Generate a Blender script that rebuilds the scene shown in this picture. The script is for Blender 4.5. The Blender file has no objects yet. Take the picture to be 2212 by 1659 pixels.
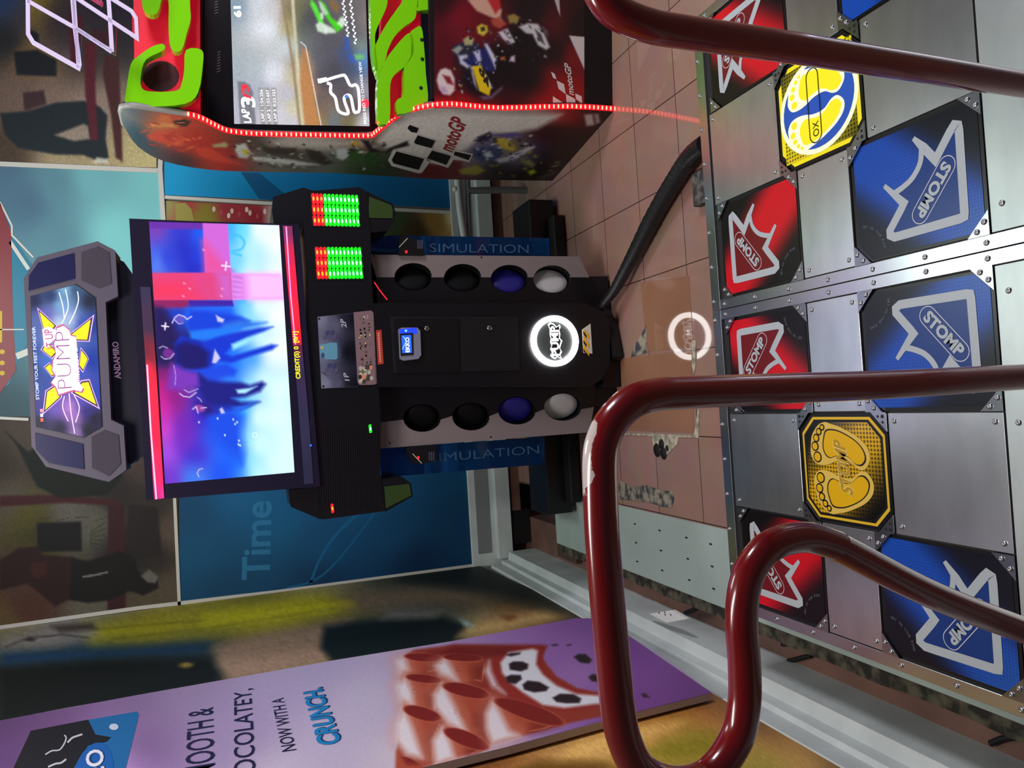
import bpy, math, random
from mathutils import Vector, Matrix
from mathutils.geometry import tessellate_polygon
random.seed(7)
SC = bpy.context.scene
COL = SC.collection
V3 = Vector

# ------------------------------------------------------------------ camera
W, H = 2212, 1659
FOC, PITCH, ROLL, YAW = 1685.55, 0.3423, -0.055, 0.0222
PAD_H = 0.18                                   # height of the dance stages
CAM = V3((-0.2507, -2.1953, 1.5 + PAD_H))
fw = V3((math.sin(YAW)*math.cos(PITCH), math.cos(YAW)*math.cos(PITCH), -math.sin(PITCH)))
r0 = V3((math.cos(YAW), -math.sin(YAW), 0)); u0 = r0.cross(fw)
rv = math.cos(ROLL)*r0 + math.sin(ROLL)*u0
uv = -math.sin(ROLL)*r0 + math.cos(ROLL)*u0
cd = bpy.data.cameras.new('camera'); cam = bpy.data.objects.new('camera', cd); COL.objects.link(cam)
cd.sensor_fit = 'HORIZONTAL'; cd.sensor_width = 36.0; cd.lens = FOC/W*36.0
cd.clip_start = 0.02; cd.clip_end = 60
m3 = Matrix((-uv, rv, -fw)).transposed()        # the phone was held upright, so the frame lies on its side
cam.matrix_world = Matrix.Translation(CAM) @ m3.to_4x4()
SC.camera = cam

# ------------------------------------------------------------------ world, lamps, exposure
wd = bpy.data.worlds.new('world'); SC.world = wd; wd.use_nodes = True
wd.node_tree.nodes['Background'].inputs[0].default_value = (0.34, 0.34, 0.42, 1)
wd.node_tree.nodes['Background'].inputs[1].default_value = 0.16
def area(name, loc, look, size, power, col, sy=None):
    d = bpy.data.lights.new(name, 'AREA'); d.energy = power; d.color = col; d.size = size
    if sy: d.shape = 'RECTANGLE'; d.size_y = sy
    o = bpy.data.objects.new(name, d); COL.objects.link(o); o.location = loc
    o.rotation_euler = (V3(look)-V3(loc)).to_track_quat('-Z', 'Y').to_euler()
    return o
area('ceiling_lamp', (0.42, 1.40, 3.3), (0.42, 1.40, 0), 0.75, 25, (.88, 1.0, .92), 1.1)
area('ceiling_lamp', (-0.45, -0.6, 3.35), (0.9, 0.9, 0.6), 1.2, 56, (1.0, .92, .88), .5)
area('right_fill_light', (2.7, -0.7, 2.2), (-1.2, 0.1, 0.7), 0.9, 56, (1.0, .92, 1.0), .6)  # unseen fill light, added to brighten the advert board and left wall
SC.view_settings.view_transform = 'Standard'; SC.view_settings.look = 'None'
SC.view_settings.exposure = 0.0; SC.view_settings.gamma = 1.0
SC.view_settings.use_curve_mapping = False

# ------------------------------------------------------------------ photo-to-place helpers
def ray(x, y): return fw*FOC + rv*(H-y-W/2+276.5) - uv*(x-W/2)      # 829.5 = W/2-276.5
class Plane:
    def __init__(s, p, n): s.p = V3(p); s.n = V3(n).normalized()
    def at(s, q, off=0.0):
        d = ray(q[0], q[1]); t = (s.p-CAM).dot(s.n)/d.dot(s.n)
        return CAM + d*t + s.n*off
def PY(y): return Plane((0, y, 0), (0, -1, 0))
def PX(x): return Plane((x, 0, 0), (1, 0, 0))
def PZ(z): return Plane((0, 0, z), (0, 0, 1))

# ------------------------------------------------------------------ materials
def lin(c): return tuple(((v/255)/12.92 if v <= 10.3 else ((v/255+.055)/1.055)**2.4) for v in c)
MATS = {}
def mat(name, c=(128,128,128), rough=.5, metal=0.0, emit=0.0, ec=None, coat=0.0, trans=0.0, alpha=1.0, spec=.5, noise=None, bump=None, ior=1.45):
    if name in MATS: return MATS[name]
    m = bpy.data.materials.new(name); m.use_nodes = True; nt = m.node_tree; b = nt.nodes['Principled BSDF']
    I = b.inputs
    I['Base Color'].default_value = (*lin(c), 1); I['Roughness'].default_value = rough; I['Metallic'].default_value = metal
    I['Specular IOR Level'].default_value = spec; I['IOR'].default_value = ior
    I['Coat Weight'].default_value = coat; I['Transmission Weight'].default_value = trans; I['Alpha'].default_value = alpha
    if emit: I['Emission Color'].default_value = (*lin(ec or c), 1); I['Emission Strength'].default_value = emit
    if noise or bump:
        tc = nt.nodes.new('ShaderNodeTexCoord')
    if noise:   # (scale vector, amount, second colour)
        sc, lo, hi, c2 = noise
        mp = nt.nodes.new('ShaderNodeMapping'); mp.inputs['Scale'].default_value = sc
        nz = nt.nodes.new('ShaderNodeTexNoise'); nz.inputs['Scale'].default_value = 1; nz.inputs['Detail'].default_value = 6
        rp = nt.nodes.new('ShaderNodeMapRange'); rp.inputs['From Min'].default_value = lo; rp.inputs['From Max'].default_value = hi
        mx = nt.nodes.new('ShaderNodeMix'); mx.data_type = 'RGBA'
        mx.inputs['A'].default_value = (*lin(c), 1); mx.inputs['B'].default_value = (*lin(c2), 1)
        nt.links.new(tc.outputs['Object'], mp.inputs['Vector']); nt.links.new(mp.outputs[0], nz.inputs['Vector'])
        nt.links.new(nz.outputs['Fac'], rp.inputs['Value']); nt.links.new(rp.outputs[0], mx.inputs['Factor'])
        nt.links.new(mx.outputs['Result'], I['Base Color'])
    if bump:    # (scale vector, strength, distance)
        sc, st, di = bump
        mp = nt.nodes.new('ShaderNodeMapping'); mp.inputs['Scale'].default_value = sc
        nz = nt.nodes.new('ShaderNodeTexNoise'); nz.inputs['Scale'].default_value = 1; nz.inputs['Detail'].default_value = 4
        bp = nt.nodes.new('ShaderNodeBump'); bp.inputs['Strength'].default_value = st; bp.inputs['Distance'].default_value = di
        nt.links.new(tc.outputs['Object'], mp.inputs['Vector']); nt.links.new(mp.outputs[0], nz.inputs['Vector'])
        nt.links.new(nz.outputs['Fac'], bp.inputs['Height']); nt.links.new(bp.outputs[0], I['Normal'])
    MATS[name] = m; return m
def pmat(name, emit=0.0, rough=.4, dots=None, coat=0.0, spec=.5):
    """printed or luminous picture: colours come from the picture's own colour layer"""
    if name in MATS: return MATS[name]
    m = bpy.data.materials.new(name); m.use_nodes = True; nt = m.node_tree; b = nt.nodes['Principled BSDF']
    a = nt.nodes.new('ShaderNodeAttribute'); a.attribute_name = 'Col'
    out = a.outputs['Color']
    if dots:
        tc = nt.nodes.new('ShaderNodeTexCoord'); mp = nt.nodes.new('ShaderNodeMapping')
        mp.inputs['Rotation'].default_value = (0, 0, math.radians(dots[2] if len(dots) > 2 else 0)); mp.inputs['Scale'].default_value = (dots[0],)*3
        ck = nt.nodes.new('ShaderNodeTexVoronoi'); ck.inputs['Scale'].default_value = 1; ck.inputs['Randomness'].default_value = 0
        rp = nt.nodes.new('ShaderNodeMapRange'); rp.inputs['From Min'].default_value = .30; rp.inputs['From Max'].default_value = .42
        rp.inputs['To Min'].default_value = 1-dots[1]; rp.inputs['To Max'].default_value = 1
        mx = nt.nodes.new('ShaderNodeMix'); mx.data_type = 'RGBA'; mx.blend_type = 'MULTIPLY'; mx.inputs['Factor'].default_value = 1
        cb = nt.nodes.new('ShaderNodeCombineColor')
        nt.links.new(tc.outputs['Object'], mp.inputs['Vector']); nt.links.new(mp.outputs[0], ck.inputs['Vector'])
        nt.links.new(ck.outputs['Distance'], rp.inputs['Value'])
        for k in range(3): nt.links.new(rp.outputs[0], cb.inputs[k])
        nt.links.new(out, mx.inputs['A']); nt.links.new(cb.outputs[0], mx.inputs['B']); out = mx.outputs['Result']
    b.inputs['Roughness'].default_value = rough; b.inputs['Coat Weight'].default_value = coat; b.inputs['Specular IOR Level'].default_value = spec
    if emit:
        b.inputs['Base Color'].default_value = (.01, .01, .01, 1)
        nt.links.new(out, b.inputs['Emission Color']); b.inputs['Emission Strength'].default_value = emit
    else: nt.links.new(out, b.inputs['Base Color'])
    MATS[name] = m; return m
def paint(c, rough=.45, **k): return mat('paint_%d_%d_%d_%d' % (*c, int(rough*100)), c, rough, **k)
def glow(c, e): return mat('glow_%d_%d_%d_%d' % (*c, int(e*100)), c, .5, emit=e, ec=c)

# ------------------------------------------------------------------ mesh building
class MB:
    def __init__(s): s.v = []; s.f = []; s.m = []; s.c = []; s.mats = []; s.sm = []
    def mi(s, m):
        if m not in s.mats: s.mats.append(m)
        return s.mats.index(m)
    def add(s, vs, fs, m, cols=None, smooth=False):
        o = len(s.v); s.v += [tuple(v) for v in vs]; i = s.mi(m)
        s.c += list(cols) if cols else [None]*len(vs)
        for f in fs: s.f.append(tuple(o+k for k in f)); s.m.append(i); s.sm.append(smooth)
        return s
    def poly(s, pts, m, col=None):
        pts = [V3(p) for p in pts]
        fs = [tuple(range(len(pts)))] if len(pts) < 5 and False else tessellate_polygon([pts])
        return s.add(pts, fs, m, [lin(col)]*len(pts) if col else None)
    def prism(s, pts, d, m, m2=None):
        """closed solid: outline pts pushed by the vector d"""
        pts = [V3(p) for p in pts]; d = V3(d); n = len(pts)
        t = tessellate_polygon([pts])
        s.add(pts, t, m); s.add([p+d for p in pts], t, m2 or m)
        s.add(pts+[p+d for p in pts], [(i, (i+1) % n, n+(i+1) % n, n+i) for i in range(n)], m2 or m)
        return s
    def box(s, x0, x1, y0, y1, z0, z1, m):
        v = [(x, y, z) for z in (z0, z1) for y in (y0, y1) for x in (x0, x1)]
        return s.add(v, [(0,2,3,1),(4,5,7,6),(0,1,5,4),(2,6,7,3),(0,4,6,2),(1,3,7,5)], m)
    def hull(s, a, b, m):   # two rings of equal count
        n = len(a); s.add(list(a)+list(b), [(i, (i+1) % n, n+(i+1) % n, n+i) for i in range(n)], m); s.poly(a, m); s.poly(b, m); return s
    def tube(s, pts, r, m, seg=16, caps=True, cols=None):
        pts = [V3(p) for p in pts]; n = len(pts); rings = []; up = None
        for i, p in enumerate(pts):
            t = (pts[min(i+1, n-1)]-pts[max(i-1, 0)]).normalized()
            if up is None:
                a = V3((0,0,1)) if abs(t.z) < .9 else V3((1,0,0)); up = (a-t*a.dot(t)).normalized()
            else: up = (up-t*up.dot(t)).normalized()
            b = t.cross(up); rr = r[i] if isinstance(r, (list, tuple)) else r
            rings.append([p+(up*math.cos(2*math.pi*k/seg)+b*math.sin(2*math.pi*k/seg))*rr for k in range(seg)])
        vs = [v for R in rings for v in R]
        fs = [(i*seg+k, i*seg+(k+1) % seg, (i+1)*seg+(k+1) % seg, (i+1)*seg+k) for i in range(n-1) for k in range(seg)]
        s.add(vs, fs, m, smooth=True)
        if caps: s.poly(rings[0], m); s.poly(rings[-1], m)
        return s
    def lathe(s, c, axis, prof, m, seg=32, smooth=True):
        """prof: (radius, height along the axis) pairs"""
        c = V3(c); a = V3(axis).normalized(); h = V3((0,0,1)) if abs(a.z) < .9 else V3((1,0,0))
        u = (h-a*h.dot(a)).normalized(); w = a.cross(u); vs = []
        for r, z in prof:
            vs += [c+a*z+(u*math.cos(2*math.pi*k/seg)+w*math.sin(2*math.pi*k/seg))*r for k in range(seg)]
        fs = [(i*seg+k, i*seg+(k+1) % seg, (i+1)*seg+(k+1) % seg, (i+1)*seg+k) for i in range(len(prof)-1) for k in range(seg)]
        return s.add(vs, fs, m, smooth=smooth)
    def disc(s, c, axis, r, m, seg=32, sy=1.0):
        c = V3(c); a = V3(axis).normalized(); h = V3((0,0,1)) if abs(a.z) < .9 else V3((0,1,0))
        u = (h-a*h.dot(a)).normalized(); w = a.cross(u)
        return s.add([c+(u*math.cos(2*math.pi*k/seg)*r+w*math.sin(2*math.pi*k/seg)*r*sy) for k in range(seg)], [tuple(range(seg))], m)
    def build(s, name, parent=None, bevel=0):
        me = bpy.data.meshes.new(name); me.from_pydata(s.v, [], s.f)
        for m in s.mats: me.materials.append(m)
        me.polygons.foreach_set('material_index', s.m); me.polygons.foreach_set('use_smooth', s.sm)
        if any(c is not None for c in s.c):
            ca = me.color_attributes.new('Col', 'FLOAT_COLOR', 'POINT')
            for i, c in enumerate(s.c): ca.data[i].color = (*(c or (0, 0, 0)), 1)
        me.update()
        o = bpy.data.objects.new(name, me); COL.objects.link(o)
        if bevel:
            md = o.modifiers.new('bevel', 'BEVEL'); md.width = bevel; md.segments = 2; md.limit_method = 'ANGLE'
        if parent: o.parent = parent; o.matrix_parent_inverse = Matrix.Translation(-parent.location)
        return o
def smooth_path(pts, n=6, closed=False):
    pts = [V3(p) if len(p) == 3 else V3((p[0], p[1], 0)) for p in pts]; out = []; N = len(pts)
    for i in range(N if closed else N-1):
        g = (lambda k: pts[k % N]) if closed else (lambda k: pts[min(max(k, 0), N-1)])
        p0, p1, p2, p3 = g(i-1), g(i), g(i+1), g(i+2)
        for k in range(n):
            t = k/n
            out.append(.5*((2*p1)+(p2-p0)*t+(2*p0-5*p1+4*p2-p3)*t*t+(3*p1-p0-3*p2+p3)*t**3))
    if not closed: out.append(pts[-1])
    return out
def ribbon(pts, w, closed=False):
    """2-D stroke of width w (or per-point widths): list of quads"""
    P = [V3((p[0], p[1], 0)) for p in pts]; n = len(P); L = []; R = []
    for i in range(n):
        a = P[(i-1) % n] if (closed or i > 0) else P[i]; b = P[(i+1) % n] if (closed or i < n-1) else P[i]
        d1 = (P[i]-a).normalized() if (P[i]-a).length > 1e-9 else None; d2 = (b-P[i]).normalized() if (b-P[i]).length > 1e-9 else None
        if d1 is None: d1 = d2
        if d2 is None: d2 = d1
        n1 = V3((-d1.y, d1.x, 0)); n2 = V3((-d2.y, d2.x, 0)); nn = n1+n2
        nn = nn.normalized() if nn.length > 1e-6 else n1
        ww = (w[i] if isinstance(w, (list, tuple)) else w)/2; k = ww/max(.45, nn.dot(n1))
        L.append((P[i].x+nn.x*k, P[i].y+nn.y*k)); R.append((P[i].x-nn.x*k, P[i].y-nn.y*k))
    q = range(n if closed else n-1)
    return [[L[i], L[(i+1) % n], R[(i+1) % n], R[i]] for i in q]
TXT = {}
def glyphs(st, bold=0.0):
    key = (st, bold)
    if key in TXT: return TXT[key]
    cu = bpy.data.curves.new('txt', 'FONT'); cu.body = st; cu.size = 1; cu.resolution_u = 3; cu.offset = bold; cu.fill_mode = 'BOTH'
    ob = bpy.data.objects.new('txt', cu); COL.objects.link(ob)
    dg = bpy.context.evaluated_depsgraph_get(); me = bpy.data.meshes.new_from_object(ob.evaluated_get(dg))
    vs = [(v.co.x, v.co.y) for v in me.vertices]; fs = [tuple(p.vertices) for p in me.polygons]
    bpy.data.objects.remove(ob); bpy.data.curves.remove(cu); bpy.data.meshes.remove(me)
    x0 = min(v[0] for v in vs); x1 = max(v[0] for v in vs); y0 = min(v[1] for v in vs); y1 = max(v[1] for v in vs)
    TXT[key] = ([((x-x0)/(x1-x0), (y-y0)/(y1-y0)) for x, y in vs], fs); return TXT[key]
def text(mb, st, P0, R, U, m, bold=0.02, shear=0.0):
    """P0 start of the baseline, R the whole run, U the letter height (3-D vectors)"""
    vs, fs = glyphs(st, bold); P0, R, U = V3(P0), V3(R), V3(U); k = U.length/R.length
    mb.add([P0+R*(x+shear*y*k)+U*y for x, y in vs], fs, m); return mb
def ptext(mb, pl, st, a, b, up, m, off=.001, bold=.02, shear=0.0):
    A = pl.at(a, off); B = pl.at(b, off); U = pl.at((a[0]+up[0], a[1]+up[1]), off)-A
    return text(mb, st, A, B-A, U, m, bold, shear)
def ppoly(mb, pl, pts, m, off=.001, col=None): return mb.poly([pl.at(p, off) for p in pts], m, col)
def pstroke(mb, pl, pts, w, m, off=.001, closed=False):
    for q in ribbon(pts, w, closed): mb.poly([pl.at(p, off) for p in q], m)
    return mb
def pellipse(mb, pl, c, rx, ry, m, off=.001, rot=0, n=20, col=None):
    pts = []
    for k in range(n):
        a = 2*math.pi*k/n; x = rx*math.cos(a); y = ry*math.sin(a)
        pts.append((c[0]+x*math.cos(rot)-y*math.sin(rot), c[1]+x*math.sin(rot)+y*math.cos(rot)))
    return mb.add([pl.at(p, off) for p in pts], [tuple(range(n))], m, [lin(col)]*n if col else None)
def idw(q, ctrl, pw=3.0):
    s = 0; c = [0, 0, 0]
    for x, y, k in ctrl:
        d = ((x-q[0])**2+(y-q[1])**2)**.5+2.0; w = d**-pw; s += w
        for i in range(3): c[i] += w*k[i]
    return tuple(v/s for v in c)
def resample(pts, n):
    L = [0]
    for i in range(1, len(pts)): L.append(L[-1]+math.dist(pts[i], pts[i-1]))
    out = []
    for k in range(n):
        t = L[-1]*k/(n-1); i = 1
        while i < len(L)-1 and L[i] < t: i += 1
        u = (t-L[i-1])/max(1e-9, L[i]-L[i-1])
        out.append(tuple(pts[i-1][j]+(pts[i][j]-pts[i-1][j])*u for j in range(len(pts[0]))))
    return out
def picture(mb, pl, ea, eb, ctrl, m, nx=40, ny=40, off=.001, pw=3.0):
    """printed picture between two outlines of the photo; ctrl = colours read at points of it"""
    A = resample(ea, nx); B = resample(eb, nx); vs = []; cs = []
    for j in range(ny):
        t = j/(ny-1)
        for i in range(nx):
            q = (A[i][0]+(B[i][0]-A[i][0])*t, A[i][1]+(B[i][1]-A[i][1])*t)
            vs.append(pl.at(q, off)); cs.append(lin(idw(q, ctrl, pw)))
    fs = [(j*nx+i, j*nx+i+1, (j+1)*nx+i+1, (j+1)*nx+i) for j in range(ny-1) for i in range(nx-1)]
    return mb.add(vs, fs, m, cs)


import numpy as np
class Canvas:
    """a printed or luminous picture on a dense grid: soft shapes are blended into a colour field"""
    def __init__(s, pl, ea, eb, ctrl, nx, ny, pw=3.5):
        s.pl = pl; s.nx, s.ny = nx, ny
        A = np.array(resample(ea, nx)); B = np.array(resample(eb, nx)); t = np.linspace(0, 1, ny)[:, None, None]
        Q = A[None]*(1-t)+B[None]*t; s.X = Q[..., 0].ravel(); s.Y = Q[..., 1].ravel()
        num = np.zeros((s.X.size, 3)); den = np.zeros(s.X.size)
        for x, y, k in ctrl:
            w = (np.hypot(s.X-x, s.Y-y)+2.0)**-pw; num += w[:, None]*np.array(k, float)[None]; den += w
        s.C = num/den[:, None]
        for _ in range(3):          # smooth the base colours
            for ax, n in ((1, nx), (0, ny)):
                r = max(1, n//44); G = s.C.reshape(ny, nx, 3); pad = [(0, 0)]*3; pad[ax] = (r+1, r)
                K = np.cumsum(np.pad(G, pad, mode='edge'), axis=ax); w = 2*r+1
                G = (K[:, w:]-K[:, :-w])/w if ax == 1 else (K[w:]-K[:-w])/w; s.C = G.reshape(-1, 3)
    def mix(s, a, col):
        a = np.clip(a, 0, 1)[:, None]; s.C = s.C*(1-a)+np.array(col, float)[None]*a; return s
    def poly(s, pts, col, soft=2.0, k=1.0):
        X, Y = s.X, s.Y; ins = np.zeros(X.size, bool); d = np.full(X.size, 1e9); n = len(pts)
        for i in range(n):
            (x1, y1), (x2, y2) = pts[i], pts[(i+1) % n]
            c = ((y1 > Y) != (y2 > Y)) & (X < (x2-x1)*(Y-y1)/((y2-y1) if y2 != y1 else 1e-9)+x1); ins ^= c
            L = (x2-x1)**2+(y2-y1)**2+1e-9; t = np.clip(((X-x1)*(x2-x1)+(Y-y1)*(y2-y1))/L, 0, 1)
            d = np.minimum(d, np.hypot(X-x1-t*(x2-x1), Y-y1-t*(y2-y1)))
        sd = np.where(ins, d, -d); return s.mix((sd/soft*.5+.5)*k, col)
    def ell(s, c, rx, ry, col, rot=0.0, soft=.35, k=1.0):
        x = (s.X-c[0])*math.cos(rot)+(s.Y-c[1])*math.sin(rot); y = -(s.X-c[0])*math.sin(rot)+(s.Y-c[1])*math.cos(rot)
        return s.mix((1-np.hypot(x/rx, y/ry))/soft*k, col)
    def line(s, pts, w, col, soft=1.5, k=1.0):
        d = np.full(s.X.size, 1e9)
        for (x1, y1), (x2, y2) in zip(pts[:-1], pts[1:]):
            L = (x2-x1)**2+(y2-y1)**2+1e-9; t = np.clip(((s.X-x1)*(x2-x1)+(s.Y-y1)*(y2-y1))/L, 0, 1)
            d = np.minimum(d, np.hypot(s.X-x1-t*(x2-x1), s.Y-y1-t*(y2-y1)))
        return s.mix((w/2-d)/soft+.5, col) if k == 1 else s.mix(np.clip((w/2-d)/soft+.5, 0, 1)*k, col)
    def grain(s, amp, seed=1, cell=1):
        r = np.random.RandomState(seed); g = r.normal(0, amp, (s.ny//cell+1, s.nx//cell+1)); g = np.kron(g, np.ones((cell, cell)))[:s.ny, :s.nx].ravel()
        s.C = np.clip(s.C*(1+g[:, None]), 0, 255); return s
    def put(s, mb, m, off=.001):
        v = np.clip(s.C, 0, 255)/255; L = np.where(v <= .0404, v/12.92, ((v+.055)/1.055)**2.4)
        n = s.pl.n; vs = [s.pl.at((x, y), off) for x, y in zip(s.X, s.Y)]; nx, ny = s.nx, s.ny
        fs = [(j*nx+i, j*nx+i+1, (j+1)*nx+i+1, (j+1)*nx+i) for j in range(ny-1) for i in range(nx-1)]
        mb.add(vs, fs, m, [tuple(c) for c in L.tolist()]); return mb

# ------------------------------------------------------------------ object helpers
def thing(name, loc, label, cat, group=None):
    o = bpy.data.objects.new(name, None); COL.objects.link(o); o.location = loc; o.empty_display_size = .1
    o['label'] = label; o['category'] = cat
    if group: o['group'] = group
    return o
def tag(o, label, cat, group=None):
    o['label'] = label; o['category'] = cat
    if group: o['group'] = group
    return o
def struct(o): o['kind'] = 'structure'; return o
def dup(o, off, parent):
    c = o.copy(); COL.objects.link(c); c.parent = parent; c.location = V3(o.location)+V3(off); return c
# ================================================================== THE ROOM
YB = 2.55                                       # back wall
XL = -1.27                                      # left wall
def tile_mat():
    m = bpy.data.materials.new('floor_tiles'); m.use_nodes = True; nt = m.node_tree; b = nt.nodes['Principled BSDF']
    g = nt.nodes.new('ShaderNodeNewGeometry'); mp = nt.nodes.new('ShaderNodeMapping')
    T = .334
    mp.inputs['Location'].default_value = (-(.233-T*20)/T, -(.082-T*20)/T, 0); mp.inputs['Scale'].default_value = (1/T, 1/T, 1)
    br = nt.nodes.new('ShaderNodeTexBrick'); br.offset = 0; br.squash = 1
    br.inputs['Scale'].default_value = 1; br.inputs['Brick Width'].default_value = 1; br.inputs['Row Height'].default_value = 1
    br.inputs['Mortar Size'].default_value = .007; br.inputs['Mortar Smooth'].default_value = .2; br.inputs['Bias'].default_value = 0
    br.inputs['Color1'].default_value = (*lin((160, 128, 114)), 1); br.inputs['Color2'].default_value = (*lin((152, 120, 108)), 1)
    br.inputs['Mortar'].default_value = (*lin((62, 44, 40)), 1)
    nz = nt.nodes.new('ShaderNodeTexNoise'); nz.inputs['Scale'].default_value = 6; nz.inputs['Detail'].default_value = 8
    mx = nt.nodes.new('ShaderNodeMix'); mx.data_type = 'RGBA'; mx.blend_type = 'MULTIPLY'; mx.inputs['Factor'].default_value = .35
    nt.links.new(g.outputs['Position'], mp.inputs['Vector']); nt.links.new(mp.outputs[0], br.inputs['Vector'])
    nt.links.new(g.outputs['Position'], nz.inputs['Vector'])
    nt.links.new(br.outputs['Color'], mx.inputs['A']); nt.links.new(nz.outputs['Color'], mx.inputs['B'])
    nt.links.new(mx.outputs['Result'], b.inputs['Base Color']); b.inputs['Roughness'].default_value = .045
    bp = nt.nodes.new('ShaderNodeBump'); bp.inputs['Strength'].default_value = .25; bp.inputs['Distance'].default_value = .002; bp.invert = True
    nt.links.new(br.outputs['Fac'], bp.inputs['Height']); nt.links.new(bp.outputs[0], b.inputs['Normal'])
    return m
TILE = tile_mat()
WHITE_TRIM = mat('white_painted_trim', (196, 206, 206), .45, noise=((5, 5, 5), .35, .75, (172, 182, 182)))
BOARD_W = mat('pale_green_board', (158, 176, 170), .6, noise=((3, 3, 3), .3, .8, (138, 154, 148)))
GRIME = mat('dirty_concrete', (84, 80, 66), .9, noise=((24, 24, 24), .4, .6, (34, 34, 28)), bump=((40, 40, 40), .6, .01))
BROWN = mat('brown_tiles', (120, 88, 76), .5, noise=((5, 5, 5), .3, .8, (84, 62, 54)))
DARK = mat('black_cabinet', (16, 17, 24), .38)
BLK = mat('matt_black', (9, 9, 11), .6)
# raised tiled floor; its left part is a painted board, and beyond its edge the floor is a little lower
mb = MB(); mb.box(-.775, 6, -4, YB, -.3, 0, TILE); struct(mb.build('floor'))
mb = MB(); mb.box(-1.075, -.775, -4, 1.93, -.3, -.001, BOARD_W)
for Yh in (.38, .55, .76, .98, 1.25):
    for Xh in (-.845, -.93, -1.015):
        mb.box(Xh-.003, Xh+.003, Yh-.008, Yh+.008, -.002, .0006, BLK)
struct(mb.build('trim_1'))
mb = MB()
ed = []
for k in range(60):
    y = -4+k*.1; ed.append((-1.118-random.random()*.014, y, -.012))
mb.prism([(-1.075, -4, -.012)]+ed+[(-1.075, 1.93, -.012)], (0, 0, -.2), GRIME); struct(mb.build('trim_2'))
mb = MB(); mb.box(-1.6, -1.0, -4, 3.0, -.4, -.06, BROWN); struct(mb.build('floor_left'))
# broken tiles and filler on the floor
def fl(px): return [PZ(0).at(p, .0015) for p in px]
FILL = mat('tile_filler', (176, 172, 150), .8, noise=((30, 30, 30), .4, .6, (120, 118, 104)))
ROUGHC = mat('broken_screed', (140, 136, 118), .95, noise=((22, 22, 22), .42, .58, (52, 58, 62)), bump=((60, 60, 60), .8, .01))
NEWT = mat('ochre_tile', (142, 104, 80), .05, noise=((3, 3, 3), .3, .8, (126, 94, 74)))
def patch(name, px, m, off, label):
    p = MB(); p.prism([PZ(0).at(q, off) for q in px], (0, 0, -.004), m); return tag(p.build(name), label, 'floor patch')
patch('replacement_tile', [(1384, 611), (1488, 596), (1499, 750), (1398, 759)], NEWT, .0015, 'ochre brown replacement tile in the pink floor before the glowing ring')
patch('replacement_tile', [(1336, 775), (1494, 757), (1500, 934), (1330, 929), (1318, 850)], NEWT, .0015, 'darker ochre tile behind the chipped red rail with pale filler around it')
patch('filler_patch', [(1397, 702), (1398, 762), (1362, 772), (1372, 746), (1386, 722)], ROUGHC, .0025, 'triangular broken corner in the tiles in front of the arcade cabinet base')
patch('filler_patch', [(1407, 936), (1467, 940), (1465, 958), (1452, 972), (1440, 984), (1424, 975), (1412, 962)], FILL, .0025, 'pale filler blob with black smudges beside the ochre tile')
sm = MB()
for cx, cy, r in [(1420, 972, 9), (1430, 960, 7), (1434, 979, 8), (1442, 968, 4)]: sm.lathe(PZ(0).at((cx, cy), .002), (0, 0, 1), [(0, .003), (r*.0028, .0022), (r*.0034, 0)], BLK, 12)
tag(sm.build('black_stain'), 'black tarry stain on the pale filler blob', 'stain')
patch('screed_patch', [(1337, 1041), (1345, 1038), (1362, 1052), (1398, 1048), (1424, 1058), (1452, 1062), (1457, 1074), (1452, 1096), (1430, 1094), (1400, 1084), (1338, 1078)], ROUGHC, .0025, 'rough grey patch of broken tile at the edge of the pale board')
patch('filler_strip', [(1496, 735), (1504, 735), (1504, 790), (1499, 812), (1496, 790)], FILL, .003, 'pale filler in the tile joint by the reflection of the ring')
patch('filler_strip', [(1336, 935), (1500, 940), (1509, 884), (1512, 884), (1510, 946), (1336, 939)], FILL, .003, 'pale filler line along the joint of the ochre tile behind the rail')

# back wall with its printed panels
WALLM = mat('wall_board', (120, 116, 108), .8)
mb = MB(); mb.box(-1.6, 6, YB+.012, YB+.1, .30, 3.6, WALLM); struct(mb.build('wall_back'))
mb = MB(); mb.box(-1.6, 6, YB+.25, YB+.3, -.3, .36, mat('dark_recess', (40, 34, 32), .9)); struct(mb.build('wall_recess'))
mb = MB(); mb.box(XL-.1, XL-.012, -4, YB+.1, .12, 3.6, WALLM); struct(mb.build('wall_left'))
mb = MB(); mb.box(-1.6, 6, -4, YB+.1, 3.6, 3.7, mat('ceiling_paint', (150, 150, 150), .9)); struct(mb.build('ceiling'))
PB = PY(YB); PL = PX(XL)
PRINT = pmat('wall_print', rough=.6, spec=.3)
STRIP = mat('white_edging', (196, 196, 190), .5)
# aqua panel
AQ = [(0,360,(74,108,132)),(0,700,(72,104,120)),(120,400,(88,134,150)),(200,380,(110,176,184)),(340,365,(120,196,198)),(340,560,(130,208,208)),(250,500,(124,200,202)),(260,640,(120,196,200)),(120,520,(86,130,146)),(60,440,(72,106,130)),(0,900,(60,84,96)),(340,900,(60,110,120)),(150,700,(90,140,150))]  # lamplight fading across the wall is put into these colours
def tagp(mb, name, label): return tag(mb.build(name), label, 'wall print')
mb = MB(); picture(mb, PB, [(-80, 352), (346, 372)], [(-80, 900), (352, 900)], AQ, PRINT, 24, 24)
ppoly(mb, PB, [(-60, 330), (0, 430), (24, 485), (24, 505), (60, 560), (90, 596), (60, 640), (60, 740), (38, 780), (20, 830), (-60, 870)], paint((26, 112, 142)), .002)
pstroke(mb, PB, [(-40, 380), (2, 440), (26, 488), (26, 508), (72, 556)], 4, STRIP, .003)
pstroke(mb, PB, [(22, 522), (62, 582)], 8, STRIP, .003)
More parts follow.
